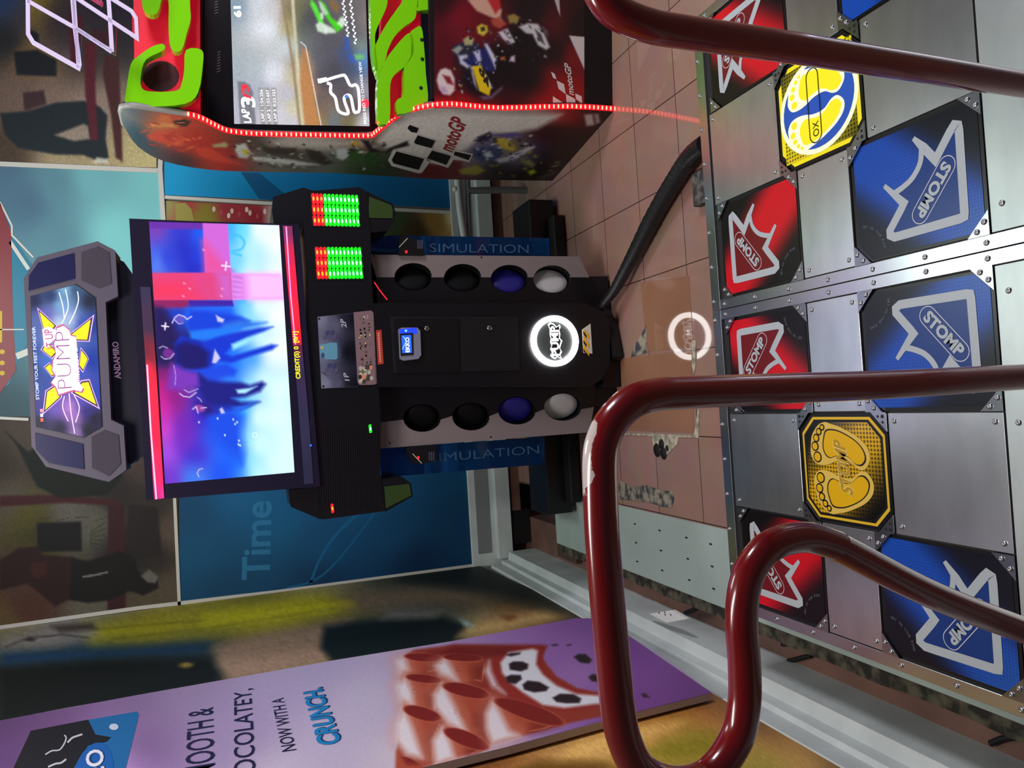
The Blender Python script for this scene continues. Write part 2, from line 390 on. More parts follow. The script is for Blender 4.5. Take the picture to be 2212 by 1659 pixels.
ppoly(mb, PB, [(-60, 400), (0, 436), (24, 500), (28, 680), (35, 800), (0, 850), (-60, 850)], paint((124, 46, 56)), .003)
pstroke(mb, PB, [(-60, 712), (52, 712)], 2.5, STRIP, .004); pstroke(mb, PB, [(36, 770), (70, 756)], 14, STRIP, .004)
ppoly(mb, PB, [(0, 672), (5, 672), (5, 740), (0, 740)], paint((190, 160, 30)), .004)
for yy in (760, 784, 806): pellipse(mb, PB, (5, yy), 6, 5, paint((190, 160, 30)), .004)
tagp(mb, 'wall_print', 'pale aqua wall panel with a dark red shape, above the big monitor')
# upper right panel: people on the move
C_ = (150, 132, 92)
CV = Canvas(PB, [(-60, -260), (338, -260)], [(-60, 352), (338, 362)], [(0,0,(40,66,110)),(60,40,(60,60,70)),(20,90,(30,34,40)),(60,120,(120,92,60)),(100,60,(150,130,40)),(40,200,(110,92,82)),(100,230,(130,110,100)),(180,100,(60,50,50)),(250,60,(40,40,46)),(200,250,(150,132,120)),(150,340,(160,146,112)),(300,330,(190,178,126)),(330,340,(196,184,130)),(0,330,(70,56,46)),(230,350,(170,154,116)),(300,-200,(60,60,60))], 160, 200, 4)
CV.poly([(0, 245), (60, 240), (120, 222), (180, 218), (215, 230), (232, 250), (228, 300), (235, 340), (222, 352), (180, 335), (120, 334), (40, 320), (10, 290)], (22, 36, 42), 3)
CV.poly([(118, 292), (180, 268), (190, 272), (195, 300), (160, 305)], (150, 136, 122), 3)
CV.poly([(182, 90), (208, 95), (206, 190), (212, 300), (196, 305), (184, 200)], (88, 24, 40), 3)
CV.poly([(30, 112), (80, 108), (122, 130), (122, 165), (36, 162)], (14, 24, 32), 3)
CV.poly([(226, 120), (256, 125), (262, 250), (265, 350), (250, 340), (240, 250), (222, 160)], (70, 34, 34), 3)
CV.poly([(50, 200), (95, 195), (100, 225), (52, 240)], (60, 40, 44), 3)
CV.poly([(210, 340), (232, 344), (234, 354), (200, 352)], (200, 196, 184), 3)
mb = MB(); CV.grain(.05); CV.put(mb, PRINT, 0.001)
tagp(mb, 'wall_print', 'dim photo print of striding legs behind the racing cabinet topper')
# lower right blue panel
mb = MB(); picture(mb, PB, [(355, -200), (1010, -200)], [(355, 421), (1010, 452)], [(360,340,(4,156,210)),(500,380,(4,144,200)),(560,400,(2,118,176)),(700,400,(2,118,180)),(820,430,(2,98,154)),(980,420,(2,84,134)),(980,380,(4,104,160)),(600,-100,(2,60,90))], PRINT, 24, 12)
ppoly(mb, PB, [(520, 372), (560, 374), (640, 440), (560, 430)], paint((2, 84, 132)), .002)
tagp(mb, 'wall_print', 'deep blue wall panel between the racing cabinet and the monitor')
# small strip of a printed street scene, and the beige one below it
mb = MB(); picture(mb, PB, [(359, 434), (1000, 464)], [(359, 700), (1000, 700)], [(365,440,(150,142,84)),(400,445,(160,60,60)),(440,470,(130,120,40)),(500,450,(150,44,56)),(560,470,(140,30,44)),(590,470,(190,180,170)),(640,520,(200,190,170)),(662,575,(190,140,90)),(850,470,(60,80,50)),(900,500,(64,50,30)),(940,480,(150,118,60)),(985,470,(214,200,150)),(985,520,(180,140,80)),(960,640,(60,50,40)),(700,640,(60,50,40))], PRINT, 60, 24, pw=4)
ppoly(mb, PB, [(378, 440), (400, 438), (414, 452), (420, 480), (380, 480)], paint((148, 140, 60)), .002)
for k in range(9): pellipse(mb, PB, (462+k*13+(k % 3)*3, 452+(k*7) % 17), 3.5, 6, paint([(206,190,170),(170,70,80),(220,200,190)][k % 3]), .002)
tagp(mb, 'wall_print', 'red and yellow printed strip of a crowd scene right of the monitor')
# left photo print
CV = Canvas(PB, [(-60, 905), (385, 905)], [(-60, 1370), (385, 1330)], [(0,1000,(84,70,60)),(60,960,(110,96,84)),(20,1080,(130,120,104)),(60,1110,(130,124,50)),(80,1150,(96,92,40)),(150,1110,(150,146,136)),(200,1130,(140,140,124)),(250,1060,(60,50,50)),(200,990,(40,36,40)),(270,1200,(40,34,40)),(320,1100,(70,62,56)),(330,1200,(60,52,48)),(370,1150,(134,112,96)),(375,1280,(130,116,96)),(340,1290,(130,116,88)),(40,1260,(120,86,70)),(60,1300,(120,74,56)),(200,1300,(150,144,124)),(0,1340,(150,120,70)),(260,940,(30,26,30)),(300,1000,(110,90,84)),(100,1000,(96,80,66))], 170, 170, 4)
CV.poly([(0, 1072), (140, 1068), (256, 1082), (256, 1092), (140, 1086), (0, 1094)], (96, 30, 40), 3)
CV.poly([(234, 1090), (268, 1090), (272, 1322), (232, 1322)], (82, 30, 40), 3)
CV.poly([(80, 1130), (175, 1127), (177, 1190), (82, 1192)], (18, 20, 24), 3)
CV.poly([(0, 1210), (40, 1184), (86, 1180), (90, 1198), (160, 1204), (160, 1290), (120, 1310), (60, 1260), (0, 1275)], (62, 26, 30), 3)
CV.poly([(66, 1216), (100, 1214), (102, 1240), (80, 1250), (66, 1238)], (96, 40, 40), 3)
CV.poly([(156, 1205), (190, 1212), (260, 1190), (290, 1206), (300, 1236), (340, 1250), (342, 1270), (310, 1286), (280, 1276), (240, 1296), (190, 1302), (150, 1296)], (14, 16, 18), 3)
CV.line([(180, 1246), (206, 1242), (232, 1236)], 4, (190, 190, 184), 2)
CV.poly([(304, 1244), (322, 1230), (342, 1246), (336, 1260), (318, 1258)], (160, 158, 150), 3)
CV.poly([(10, 930), (36, 962), (80, 1050), (130, 1076), (230, 1070), (265, 1030), (256, 960), (130, 940), (60, 976)], (16, 34, 30), 3)
CV.poly([(280, 1090), (340, 1096), (350, 1200), (300, 1210), (270, 1160)], (46, 40, 40), 3)
for k in range(6): CV.line([(195, 1152+k*5), (210, 1140+k*9), (228, 1128+k*13)], 2, (60, 80, 52), 2)
for k in range(4): CV.line([(82+k*40, 1118+(k % 2)*8), (110+k*40, 1118)], 1.5, (90, 84, 76), 1.5)
CV.C *= .62  # print dimmed as a whole: the shade on this wall put into its colours
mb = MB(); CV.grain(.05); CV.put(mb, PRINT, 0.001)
tagp(mb, 'wall_print', 'shade-darkened photo print of standing people, upper left beside the marquee')
# "Time" panel
mb = MB(); picture(mb, PB, [(388, 900), (1032, 900)], [(388, 1312), (1036, 1222)], [(400,1100,(0,70,110)),(440,1200,(0,78,118)),(520,1060,(4,92,140)),(600,1120,(4,88,134)),(700,1180,(2,74,118)),(850,1150,(2,70,112)),(1000,1150,(0,58,96)),(1000,980,(0,72,112)),(800,1050,(6,92,138)),(480,1270,(0,66,104)),(700,1260,(0,50,88)),(900,1220,(0,44,80))], PRINT, 24, 24)
LB = paint((30, 112, 158))
ptext(mb, PB, 'Time', (584, 1250), (588, 1082), (-62, 3), LB, .002, .02)
pstroke(mb, PB, smooth_path([(670, 1262), (690, 1210), (730, 1150), (790, 1100), (830, 1085)], 5), [6+.2*k for k in range(21)], paint((4, 92, 140)), .002)
pstroke(mb, PB, smooth_path([(620, 1270), (700, 1240), (800, 1120), (900, 960)], 5), 5, paint((4, 90, 136)), .002)
tagp(mb, 'wall_print', 'dark blue wall panel printed with the word Time, left of the cabinet')
# white edging strips between the panels
def strip(pts, w, pl=PB, name='panel_edging', lab=''):
    q = MB(); 
    for s_ in ribbon(pts, w): q.prism([pl.at(p, .006) for p in s_], -pl.n*.010, STRIP)
    return tag(q.build(name), lab, 'edging strip')
strip([(-60, 352), (341, 369)], 10, lab='white edging strip along the right of the aqua panel')
strip([(350, 280), (346, 365), (353, 480)], 10, lab='white vertical joint strip under the aqua panel at its right end')
strip([(356, 426), (590, 440), (990, 460)], 7, lab='white edging between the blue panel and the red printed strip')
strip([(-60, 900), (62, 906)], 6, lab='white edging at the left of the aqua panel')
strip([(377, 1070), (388, 1318)], 7, lab='white edging between the shade-darkened photo print and the Time panel')
strip([(-60, 1366), (0, 1355), (300, 1313), (600, 1278), (1037, 1220)], 8, lab='white corner strip where the back wall meets the left wall')
strip([(1026, 960), (1032, 1040), (1039, 1218)], 8, lab='white strip under the Time panel')

# left wall mural
MUR = [(0,1370,(150,140,120)),(40,1372,(150,136,80)),(100,1360,(150,146,150)),(180,1350,(140,136,140)),(220,1370,(110,108,100)),(0,1390,(150,144,60)),(300,1340,(140,130,50)),(400,1330,(160,150,40)),(500,1320,(170,160,24)),(600,1318,(196,186,10)),(660,1310,(200,190,10)),(720,1325,(196,176,30)),(760,1320,(150,130,70)),(800,1320,(110,100,70)),(500,1360,(140,126,40)),(350,1375,(150,130,80)),(420,1340,(120,110,40)),(560,1345,(190,176,20)),(640,1300,(160,150,110)),(560,1300,(60,60,40)),(700,1285,(170,160,130)),(760,1270,(120,116,90)),(820,1265,(70,70,56)),(860,1260,(40,52,46)),(950,1240,(22,36,36)),(1040,1240,(20,34,36)),(1000,1265,(30,36,34)),(1080,1290,(90,70,56)),(960,1290,(120,98,80)),(860,1290,(130,108,88)),(800,1295,(100,90,70)),(900,1330,(110,112,110)),(840,1325,(120,116,112)),
 (0,1415,(20,50,80)),(200,1405,(24,58,90)),(400,1400,(20,52,84)),(440,1410,(30,60,80)),(480,1405,(100,90,80)),(540,1400,(120,96,80)),(620,1380,(140,120,100)),(700,1380,(110,100,80)),(0,1450,(12,20,24)),(100,1440,(14,22,24)),(200,1460,(16,30,24)),(300,1440,(14,20,22)),(400,1440,(12,24,28)),(460,1435,(14,26,26)),(140,1470,(30,46,30)),(0,1520,(20,30,20)),(200,1500,(24,40,30)),(470,1460,(24,44,30)),(500,1430,(140,112,90)),(600,1410,(180,148,120)),(560,1440,(160,134,110)),(700,1350,(60,64,44)),(740,1360,(20,32,30)),(800,1350,(14,30,30)),(900,1345,(10,26,28)),(980,1350,(20,50,50)),(940,1370,(16,40,36)),(760,1400,(90,100,40)),(700,1410,(190,160,120)),(1000,1345,(140,140,130)),(1040,1340,(190,160,100)),(1100,1330,(196,156,90)),(1150,1310,(160,120,70)),(1110,1335,(120,70,30)),(1020,1375,(200,170,100)),(1200,1310,(110,80,50)),(1250,1320,(90,70,44)),(1130,1280,(50,44,40)),(1180,1290,(60,50,40)),(1290,1345,(100,90,70)),
 (1400,1560,(190,120,50)),(1500,1540,(210,140,60)),(1300,1600,(240,190,110)),(1200,1640,(250,200,120)),(1250,1659,(130,90,40)),(1450,1600,(230,190,100)),(1520,1600,(150,140,40)),(1450,1640,(180,160,60)),(1560,1560,(170,110,60)),(1600,1600,(220,170,90)),(1700,1610,(200,150,80)),(1650,1659,(150,150,50)),(1750,1659,(220,180,100)),(1370,1659,(210,170,70)),(1100,1659,(150,90,40)),(900,1700,(120,80,40)),(1500,1510,(120,70,40)),(1640,1560,(90,60,40)),(1800,1650,(120,90,60))]
CV = Canvas(PL, [(-60, 1366), (1037, 1223), (1364, 1369), (1820, 1650)], [(-60, 2100), (900, 2100), (1500, 2100), (2100, 2100)], MUR, 330, 200, 3.2)
CV.poly([(180, 1352), (460, 1318), (700, 1292), (770, 1304), (720, 1322), (600, 1346), (420, 1372), (200, 1392)], (188, 178, 16), 22, .75)
for a_, w_ in (([(200, 1360), (420, 1342), (560, 1322), (690, 1300)], 3), ([(240, 1382), (430, 1360), (560, 1338), (720, 1316)], 3), ([(460, 1356), (600, 1334), (700, 1318)], 2)): CV.line(a_, w_, (110, 104, 20), 5, .7)
CV.poly([(0, 1404), (200, 1400), (380, 1390), (460, 1388), (440, 1412), (380, 1420), (200, 1428), (0, 1442)], (20, 58, 92), 10, .8)
CV.poly([(0, 1448), (200, 1430), (380, 1424), (450, 1422), (480, 1448), (470, 1480), (200, 1530), (0, 1560)], (8, 13, 16), 14, 1.0)
CV.poly([(462, 1398), (560, 1372), (680, 1350), (760, 1336), (724, 1370), (700, 1430), (500, 1475), (470, 1440)], (158, 130, 110), 12, .9)
CV.poly([(700, 1354), (760, 1345), (840, 1338), (960, 1334), (1000, 1348), (1010, 1362), (985, 1388), (860, 1410), (720, 1432), (692, 1400)], (8, 22, 24), 9)
CV.poly([(690, 1296), (800, 1276), (900, 1268), (1000, 1272), (1080, 1290), (1000, 1302), (880, 1308), (780, 1318), (720, 1312)], (128, 108, 86), 12, .8)
CV.poly([(560, 1310), (700, 1294), (762, 1304), (700, 1322), (560, 1342), (440, 1352), (440, 1330)], (206, 196, 6), 12, .9)
CV.poly([(0, 1372), (120, 1358), (200, 1352), (214, 1372), (120, 1396), (0, 1408)], (140, 136, 138), 12, .7)
CV.poly([(984, 1378), (1010, 1352), (1080, 1336), (1180, 1318), (1230, 1330), (1180, 1345), (1060, 1368)], (190, 158, 100), 8, .8)
CV.poly([(1080, 1332), (1108, 1330), (1118, 1334), (1098, 1342)], (110, 56, 20), 5, .9); CV.ell((1008, 1348), 26, 9, (140, 170, 170), .6, .9)
CV.poly([(840, 1318), (960, 1318), (940, 1336), (820, 1340)], (128, 126, 124), 8, .7); CV.ell((402, 1437), 22, 8, (150, 130, 60), -.1, .7)
CV.poly([(860, 1250), (1030, 1222), (1130, 1256), (1240, 1330), (1120, 1300), (960, 1262)], (16, 26, 26), 16, .8)
CV.poly([(110, 1352), (200, 1345), (210, 1360), (130, 1366)], (56, 46, 44), 6, .8); CV.line([(10, 1400), (60, 1378), (140, 1372), (190, 1378)], 3, (70, 60, 60), 4); CV.ell((66, 1382), 16, 6, (60, 50, 60), 0, .6)
CV.poly([(1180, 1659), (1240, 1600), (1340, 1570), (1480, 1560), (1400, 1600), (1290, 1640)], (246, 196, 110), 12, .8)
CV.poly([(1120, 1659), (1160, 1640), (1290, 1645), (1340, 1659), (1330, 1700), (1120, 1700)], (120, 84, 24), 10, .8)
CV.poly([(1440, 1596), (1530, 1580), (1570, 1600), (1540, 1640), (1440, 1650), (1400, 1625)], (150, 138, 30), 14, .8)
mb = MB(); CV.grain(.04); CV.put(mb, PRINT, .001)
tag(mb.build('wall_mural'), 'blurred yellow, green and tan mural covering the left wall', 'mural')

# white base rail that wraps the corner of the two walls
mb = MB()
zf = [(XL-.012, .02), (XL-.012, .235), (XL+.006, .228), (XL+.008, .165), (XL+.026, .160), (XL+.028, .118), (XL+.074, .112), (XL+.076, -.07), (XL, -.07)]
def rail_run(mb, prof, y0, y1, yfun=None):
    a = [(x, y0, z) for x, z in prof]; b = [(x, y1, z) for x, z in prof]; mb.hull(a, b, WHITE_TRIM)
rail_run(mb, zf, -4, 2.46); struct(mb.build('baseboard_left'))
mb = MB(); mb.box(-1.3, 6, YB-.02, YB+.012, .06, .33, WHITE_TRIM); mb.box(-1.24, 6, YB-.07, YB-.02, .075, .17, WHITE_TRIM)
mb.box(-1.2, 6, YB-.025, YB-.0195, .20, .29, mat('grey_slot', (120, 124, 128), .5)); struct(mb.build('baseboard_back', bevel=.003))
mb = MB(); mb.box(-1.16, -.95, 2.5, 2.6, -.06, .075, BLK); mb.box(-.95, 6, YB-.05, YB-.01, 0, .06, BROWN); struct(mb.build('trim_3'))
# socket plate lying on the base rail, a block of timber and cables on the floor
mb = MB(); pz = PZ(.125)
q = [pz.at(p) for p in [(1402, 1326), (1452, 1318), (1484, 1337), (1440, 1345)]]
mb.prism(q, (0, 0, -.014), mat('ivory_plastic', (206, 210, 206), .4))
for p in [(1424, 1324), (1436, 1323), (1437, 1328), (1449, 1328)]: mb.disc(pz.at(p, .0006), (0, 0, 1), .004, BLK, 10)
tag(mb.build('socket_plate'), 'small white socket plate with four holes on the left base rail', 'socket')
mb = MB(); mb.box(-1.16, -.98, 1.72, 1.98, -.06, -.02, mat('dark_timber', (70, 52, 42), .8)); tag(mb.build('timber_offcut', bevel=.003), 'dark timber offcut lying in the far left corner', 'timber')
for a, lab in (([(1690, 1392), (1707, 1388), (1722, 1374), (1722, 1362)], 'short black cable curling out from under the dance stage'), ([(1703, 1428), (1728, 1422), (1752, 1416)], 'straight black cable on the low floor beside the curled one'), ([(2140, 1606), (2165, 1596), (2190, 1592)], 'black cable end on the floor at the near left corner of the stage'), ([(1480, 1324), (1496, 1318), (1508, 1310)], 'black cable stub behind the socket plate')):
    mb = MB(); mb.tube(smooth_path([PZ(-.05).at(p) for p in a], 4), .008, BLK, 8); tag(mb.build('cable'), lab, 'cable')

# the long chocolate advert board on the left wall
PA = PX(XL+.035)
OUT = [(-60, 1568), (150, 1528), (296, 1502), (472, 1474), (720, 1427), (985, 1384), (1242, 1336), (1280, 1336), (1357, 1373), (1445, 1424), (1537, 1497), (1368, 1540), (1100, 1613), (900, 1662), (600, 1740), (-60, 1960)]
ad = thing('advert_board', (XL, .2, .3), 'long lilac chocolate advertising board leaning on the left mural wall', 'advert')
EDGE = mat('board_edge', (150, 130, 120), .8)
mb = MB(); mb.prism([PA.at(p) for p in OUT], (-.022, 0, 0), paint((170, 160, 190)), EDGE); mb.build('panel', ad)
ADC = [(0,1560,(92,60,110)),(0,1640,(96,64,118)),(100,1560,(110,76,126)),(296,1510,(130,104,150)),(300,1620,(120,92,140)),(400,1500,(150,130,170)),(500,1580,(160,142,184)),(600,1480,(170,156,196)),(720,1440,(178,166,206)),(720,1600,(190,180,210)),(800,1500,(196,188,214)),(820,1420,(190,178,214)),(860,1640,(210,200,214)),(980,1400,(176,150,200)),(1100,1370,(160,120,190)),(1280,1345,(130,84,160)),(1360,1400,(120,64,150)),(1400,1450,(130,76,160)),(1500,1490,(110,60,134)),(1240,1410,(150,104,180)),(1260,1450,(160,120,186)),(1380,1520,(122,70,150)),(1000,1600,(200,190,210)),(250,1659,(190,150,220)),(0,1900,(100,70,120)),(600,1700,(200,190,210))]
CV = Canvas(PA, [(-60, 1568), (296, 1502), (720, 1427), (985, 1384), (1242, 1336), (1280, 1336), (1357, 1373), (1537, 1497)], [(-60, 1960), (300, 1830), (600, 1740), (900, 1662), (1100, 1613), (1300, 1558), (1400, 1532), (1537, 1497)], ADC, 560, 150, 3)
# chocolate bar: drum-shaped pieces, cream bite and cookie bits
KX = lambda c: [(600+x/2.724, 1050+y/2.724) for x, y in c]
RD, MD, DKR, HI = (128, 34, 30), (178, 78, 54), (78, 14, 18), (232, 224, 232)
CV.poly(KX([(740, 1000), (800, 965), (1040, 935), (1500, 940), (1580, 945), (1560, 1020), (1640, 1120), (1760, 1190), (1880, 1215), (2030, 1240), (2030, 1330), (1700, 1400), (1260, 1520), (900, 1640), (700, 1700), (700, 1560), (740, 1300), (720, 1120)]), (150, 56, 42), 3)
def drum(top, body, hi, dark):
    CV.poly(KX(body), MD, 4); CV.poly(KX(dark), (120, 38, 28), 16); CV.poly(KX(hi), (226, 160, 140), 30, .9); CV.poly(KX(hi), HI, 9)
    CV.line(KX(dark[1:4]), 1.6, (214, 120, 96), 1.6)
    CV.ell(KX([top[:2]])[0], top[2]/2.724+2, top[3]/2.724+1.2, (206, 110, 84), top[4], .12); CV.ell(KX([top[:2]])[0], top[2]/2.724, top[3]/2.724, RD, top[4], .15)
drum((860, 1010, 120, 26, .08), [(745, 1000), (980, 1010), (960, 1090), (860, 1110), (750, 1090)], [(700, 1030), (748, 1010), (770, 1080), (720, 1110)], [(900, 1040), (980, 1020), (940, 1080), (880, 1095)])
drum((1090, 1012, 120, 22, .05), [(930, 1050), (990, 1010), (1230, 1020), (1240, 1070), (1210, 1160), (1080, 1160), (960, 1110)], [(926, 1060), (985, 1012), (1020, 1070), (1060, 1150), (960, 1112)], [(1150, 1070), (1220, 1040), (1200, 1150), (1160, 1140)])
drum((860, 1135, 112, 26, .12), [(745, 1120), (975, 1150), (930, 1220), (925, 1330), (830, 1320), (740, 1270)], [(700, 1180), (750, 1125), (790, 1210), (800, 1300), (720, 1260)], [(880, 1250), (960, 1160), (925, 1210), (920, 1330), (890, 1310)])
drum((1110, 1205, 150, 40, .22), [(925, 1230), (965, 1165), (1260, 1250), (1235, 1320), (1240, 1490), (1100, 1460), (1000, 1400), (925, 1290)], [(920, 1230), (970, 1165), (1010, 1240), (1060, 1340), (1110, 1450), (1000, 1400), (925, 1300)], [(1170, 1350), (1240, 1265), (1230, 1330), (1235, 1490), (1190, 1470), (1160, 1400)])
drum((850, 1340, 120, 40, .28), [(720, 1370), (740, 1300), (970, 1400), (930, 1480), (920, 1630), (830, 1610), (720, 1540)], [(700, 1400), (742, 1310), (790, 1420), (850, 1600), (760, 1580), (700, 1500)], [(870, 1500), (950, 1400), (920, 1470), (910, 1630), (880, 1600)])
drum((1110, 1490, 150, 46, .38), [(915, 1480), (970, 1415), (1250, 1530), (1200, 1560), (930, 1640), (912, 1560)], [(914, 1500), (968, 1420), (1010, 1500), (1040, 1600), (930, 1635)], [(1120, 1560), (1200, 1530), (1180, 1560), (1130, 1580)])
drum((1480, 1330, 230, 50, .33), [(1228, 1330), (1270, 1250), (1700, 1400), (1480, 1450), (1260, 1520), (1228, 1420)], [(1226, 1340), (1268, 1260), (1310, 1340), (1360, 1440), (1420, 1470), (1262, 1515), (1230, 1430)], [(1500, 1400), (1640, 1400), (1560, 1430), (1480, 1445)])
CV.ell(KX([(780, 1640)])[0], 32, 12, RD, .5, .15); CV.poly(KX([(700, 1560), (760, 1640), (900, 1640), (740, 1720), (690, 1720)]), MD, 6)
CV.poly(KX([(1040, 940), (1500, 942), (1580, 945), (1520, 1000), (1330, 1010), (1000, 1000), (880, 990)]), (120, 30, 30), 8)
# bitten end
CV.poly(KX([(1218, 1090), (1250, 1020), (1330, 1000), (1540, 940), (1560, 1020), (1570, 1080), (1640, 1150), (1760, 1200), (1900, 1230), (2040, 1250), (2030, 1290), (1900, 1300), (1700, 1330), (1500, 1290), (1340, 1240), (1240, 1160)]), (150, 46, 40), 4)
CV.poly(KX([(1220, 1090), (1245, 1030), (1255, 1090), (1290, 1170), (1340, 1225), (1260, 1180)]), HI, 7)
CV.poly(KX([(1310, 1040), (1360, 980), (1500, 958), (1530, 970), (1520, 1050), (1560, 1110), (1640, 1175), (1760, 1225), (2020, 1245), (2010, 1275), (1860, 1285), (1690, 1308), (1560, 1290), (1440, 1215), (1360, 1150), (1320, 1100)]), (226, 230, 240), 4)
for cc in ([(1360, 1048), (1385, 1034), (1440, 1034), (1475, 1050), (1470, 1078), (1430, 1092), (1366, 1082)], [(1340, 1126), (1372, 1112), (1430, 1114), (1436, 1138), (1400, 1166), (1352, 1158)], [(1440, 1170), (1470, 1146), (1540, 1154), (1596, 1186), (1580, 1208), (1510, 1216), (1450, 1200)], [(1616, 1248), (1660, 1224), (1740, 1226), (1786, 1252), (1776, 1278), (1700, 1280), (1640, 1272)], [(1345, 996), (1372, 984), (1430, 980), (1424, 992), (1370, 1004)], [(1742, 1008), (1766, 990), (1812, 990), (1850, 1026), (1830, 1046), (1780, 1040)], [(1828, 1126), (1850, 1108), (1888, 1112), (1882, 1152), (1850, 1152)], [(2140, 1226), (2160, 1220), (2190, 1246), (2150, 1244)], [(1610, 936), (1640, 930), (1650, 938), (1620, 942)], [(1700, 936), (1724, 932), (1726, 938), (1704, 941)]): CV.poly(KX(cc), (44, 30, 36), 2.5)
for cc in ((1050, 1330), (1090, 1345), (800, 1210), (1060, 1080), (1290, 1190)): CV.line([(600+(cc[0]+14*math.cos(a*.7))/2.724, 1050+(cc[1]+12*math.sin(a*.7))/2.724) for a in range(8)], .8, (150, 60, 50), 1)

mb = MB(); CV.grain(.012); CV.put(mb, pmat('board_print', rough=.5, spec=.35), .001)
NAVY = paint((24, 22, 60)); CB = paint((24, 130, 196)); 
ptext(mb, PA, 'SMOOTH &', (467, 1693), (461, 1528), (-70, 12), NAVY, .0022, .006)
ptext(mb, PA, 'CHOCOLATEY,', (566, 1738), (549, 1487), (-62, 10), NAVY, .0022, .006)
ptext(mb, PA, 'NOW WITH A', (641, 1621), (613, 1508), (-32, 5), NAVY, .0022, .006)
ptext(mb, PA, 'CRUNCH.', (742, 1604), (698, 1484), (-52, 8), paint((30, 40, 90)), .0022, .03)
ptext(mb, PA, 'CRUNCH.', (739, 1606), (695, 1486), (-52, 8), CB, .003, .03)
# packet
ppoly(mb, PA, [(30, 1659), (62, 1590), (64, 1582), (196, 1555), (296, 1538), (300, 1545), (272, 1659), (240, 1760), (0, 1760)], paint((26, 100, 160)), .0018)
ppoly(mb, PA, [(20, 1680), (62, 1590), (66, 1580), (190, 1556), (206, 1588), (240, 1594), (230, 1604), (190, 1612), (160, 1659), (150, 1700)], paint((22, 18, 30)), .0023)
pellipse(mb, PA, (200, 1680), 42, 76, paint((20, 90, 170)), .0028, .25)
ptext(mb, PA, 'OREO', (236, 1765), (226, 1617), (-46, 8), paint((10, 60, 120)), .003, .05)
ptext(mb, PA, 'OREO', (233, 1767), (223, 1619), (-46, 8), paint((220, 222, 240)), .004, .02)
pstroke(mb, PA, smooth_path([(98, 1632), (112, 1624), (128, 1622), (138, 1610), (143, 1596), (139, 1590)], 4), 3, paint((190, 190, 200)), .003)
pstroke(mb, PA, smooth_path([(146, 1606), (156, 1596), (166, 1592), (178, 1588)], 4), 4, paint((190, 190, 200)), .003)
pstroke(mb, PA, smooth_path([(104, 1659), (120, 1652), (132, 1650), (143, 1642)], 4), 4, paint((190, 190, 200)), .003)
pellipse(mb, PA, (246, 1572), 10, 7, paint((190, 200, 224)), .003)
mb.build('printed_face', ad)
# ================================================================== THE TWO DANCE STAGES
S_, A_, B_, b_, R_, M_, Y_ = .0323, .3041, .2994, .0695, .3747, .1914, .3202
F_ = b_+2*R_+M_; PWD = 2*S_+2*A_+B_
STEEL = mat('brushed_steel', (206, 210, 214), .29, 1.0, noise=((7, 16, 7), .3, .75, (188, 192, 198)), bump=((40, 160, 40), .16, .00022))
STEELF = mat('front_plate_steel', (186, 194, 194), .42, 1.0, noise=((7, 16, 7), .3, .75, (170, 178, 180)), bump=((40, 160, 40), .16, .00022))
STEEL2 = mat('scuffed_steel', (170, 174, 180), .24, 1.0, noise=((9, 9, 9), .3, .7, (130, 136, 144)), bump=((120, 40, 60), .16, .0003))
RIM = mat('steel_rim', (190, 195, 200), .25, 1.0, bump=((20, 20, 20), .1, .0004))
SCREWM = mat('screw_steel', (170, 172, 176), .3, 1.0)
WHITEP = mat('white_print', (168, 178, 184), .3, spec=.35)
q = MB(); q.lathe((0, 0, 0), (0, 0, 1), [(.0068, 0), (.0062, .0022), (.0044, .0034), (.0022, .0038), (.0021, .0022), (0, .0022)], SCREWM, 10)
SCR = q.build('screw'); SCREW_ME = SCR.data; bpy.data.objects.remove(SCR)
def screw(x, y, z, parent):
    o = bpy.data.objects.new('screw', SCREW_ME); COL.objects.link(o); o.location = (x, y, z); o.parent = parent
    o.matrix_parent_inverse = Matrix.Translation(-parent.location); return o
def chamf(x0, x1, y0, y1, c, z):
    return [V3(p+(z,)) for p in ((x0+c, y0), (x1-c, y0), (x1, y0+c), (x1, y1-c), (x1-c, y1), (x0+c, y1), (x0, y1-c), (x0, y0+c))]
def plate(par, x0, x1, y0, y1, m, scr, z=PAD_H):
    g = .0025; x0, x1 = sorted((x0, x1)); y0, y1 = sorted((y0, y1))
    p = MB(); p.box(x0+g, x1-g, y0+g, y1-g, z-.006, z, m); o = p.build('metal_plate', par, bevel=.0008)
    for x, y in scr: screw(x, y, z, o)
    return o
def grid_print(mb, fn, colfn, m, n=16):
    vs = []; cs = []
    for j in range(n+1):
        for i in range(n+1): vs.append(fn(i/n, j/n)); cs.append(lin(colfn(i/n, j/n)))
    mb.add(vs, [(j*(n+1)+i, j*(n+1)+i+1, (j+1)*(n+1)+i+1, (j+1)*(n+1)+i) for j in range(n) for i in range(n)], m, cs)
ARROW = [(.861, .471), (.76, .40), (.64, .325), (.80, .215), (.835, .185), (.82, .158), (.78, .154), (.489, .156), (.20, .158), (.172, .162), (.165, .19), (.16, .60), (.16, .665), (.185, .70), (.22, .70), (.36, .60), (.40, .575), (.584, .719)]
ARC = [(.775, .415), (.66, .433), (.568, .497), (.52, .58), (.497, .655)]
PDOT = pmat('arrow_print', rough=.3, dots=(130, .25), spec=.35); PDOT2 = pmat('arrow_print_inner', rough=.3, dots=(110, .55, 20), spec=.35)
YDOT = pmat('yellow_print', rough=.25, dots=(95, .8), coat=.3)
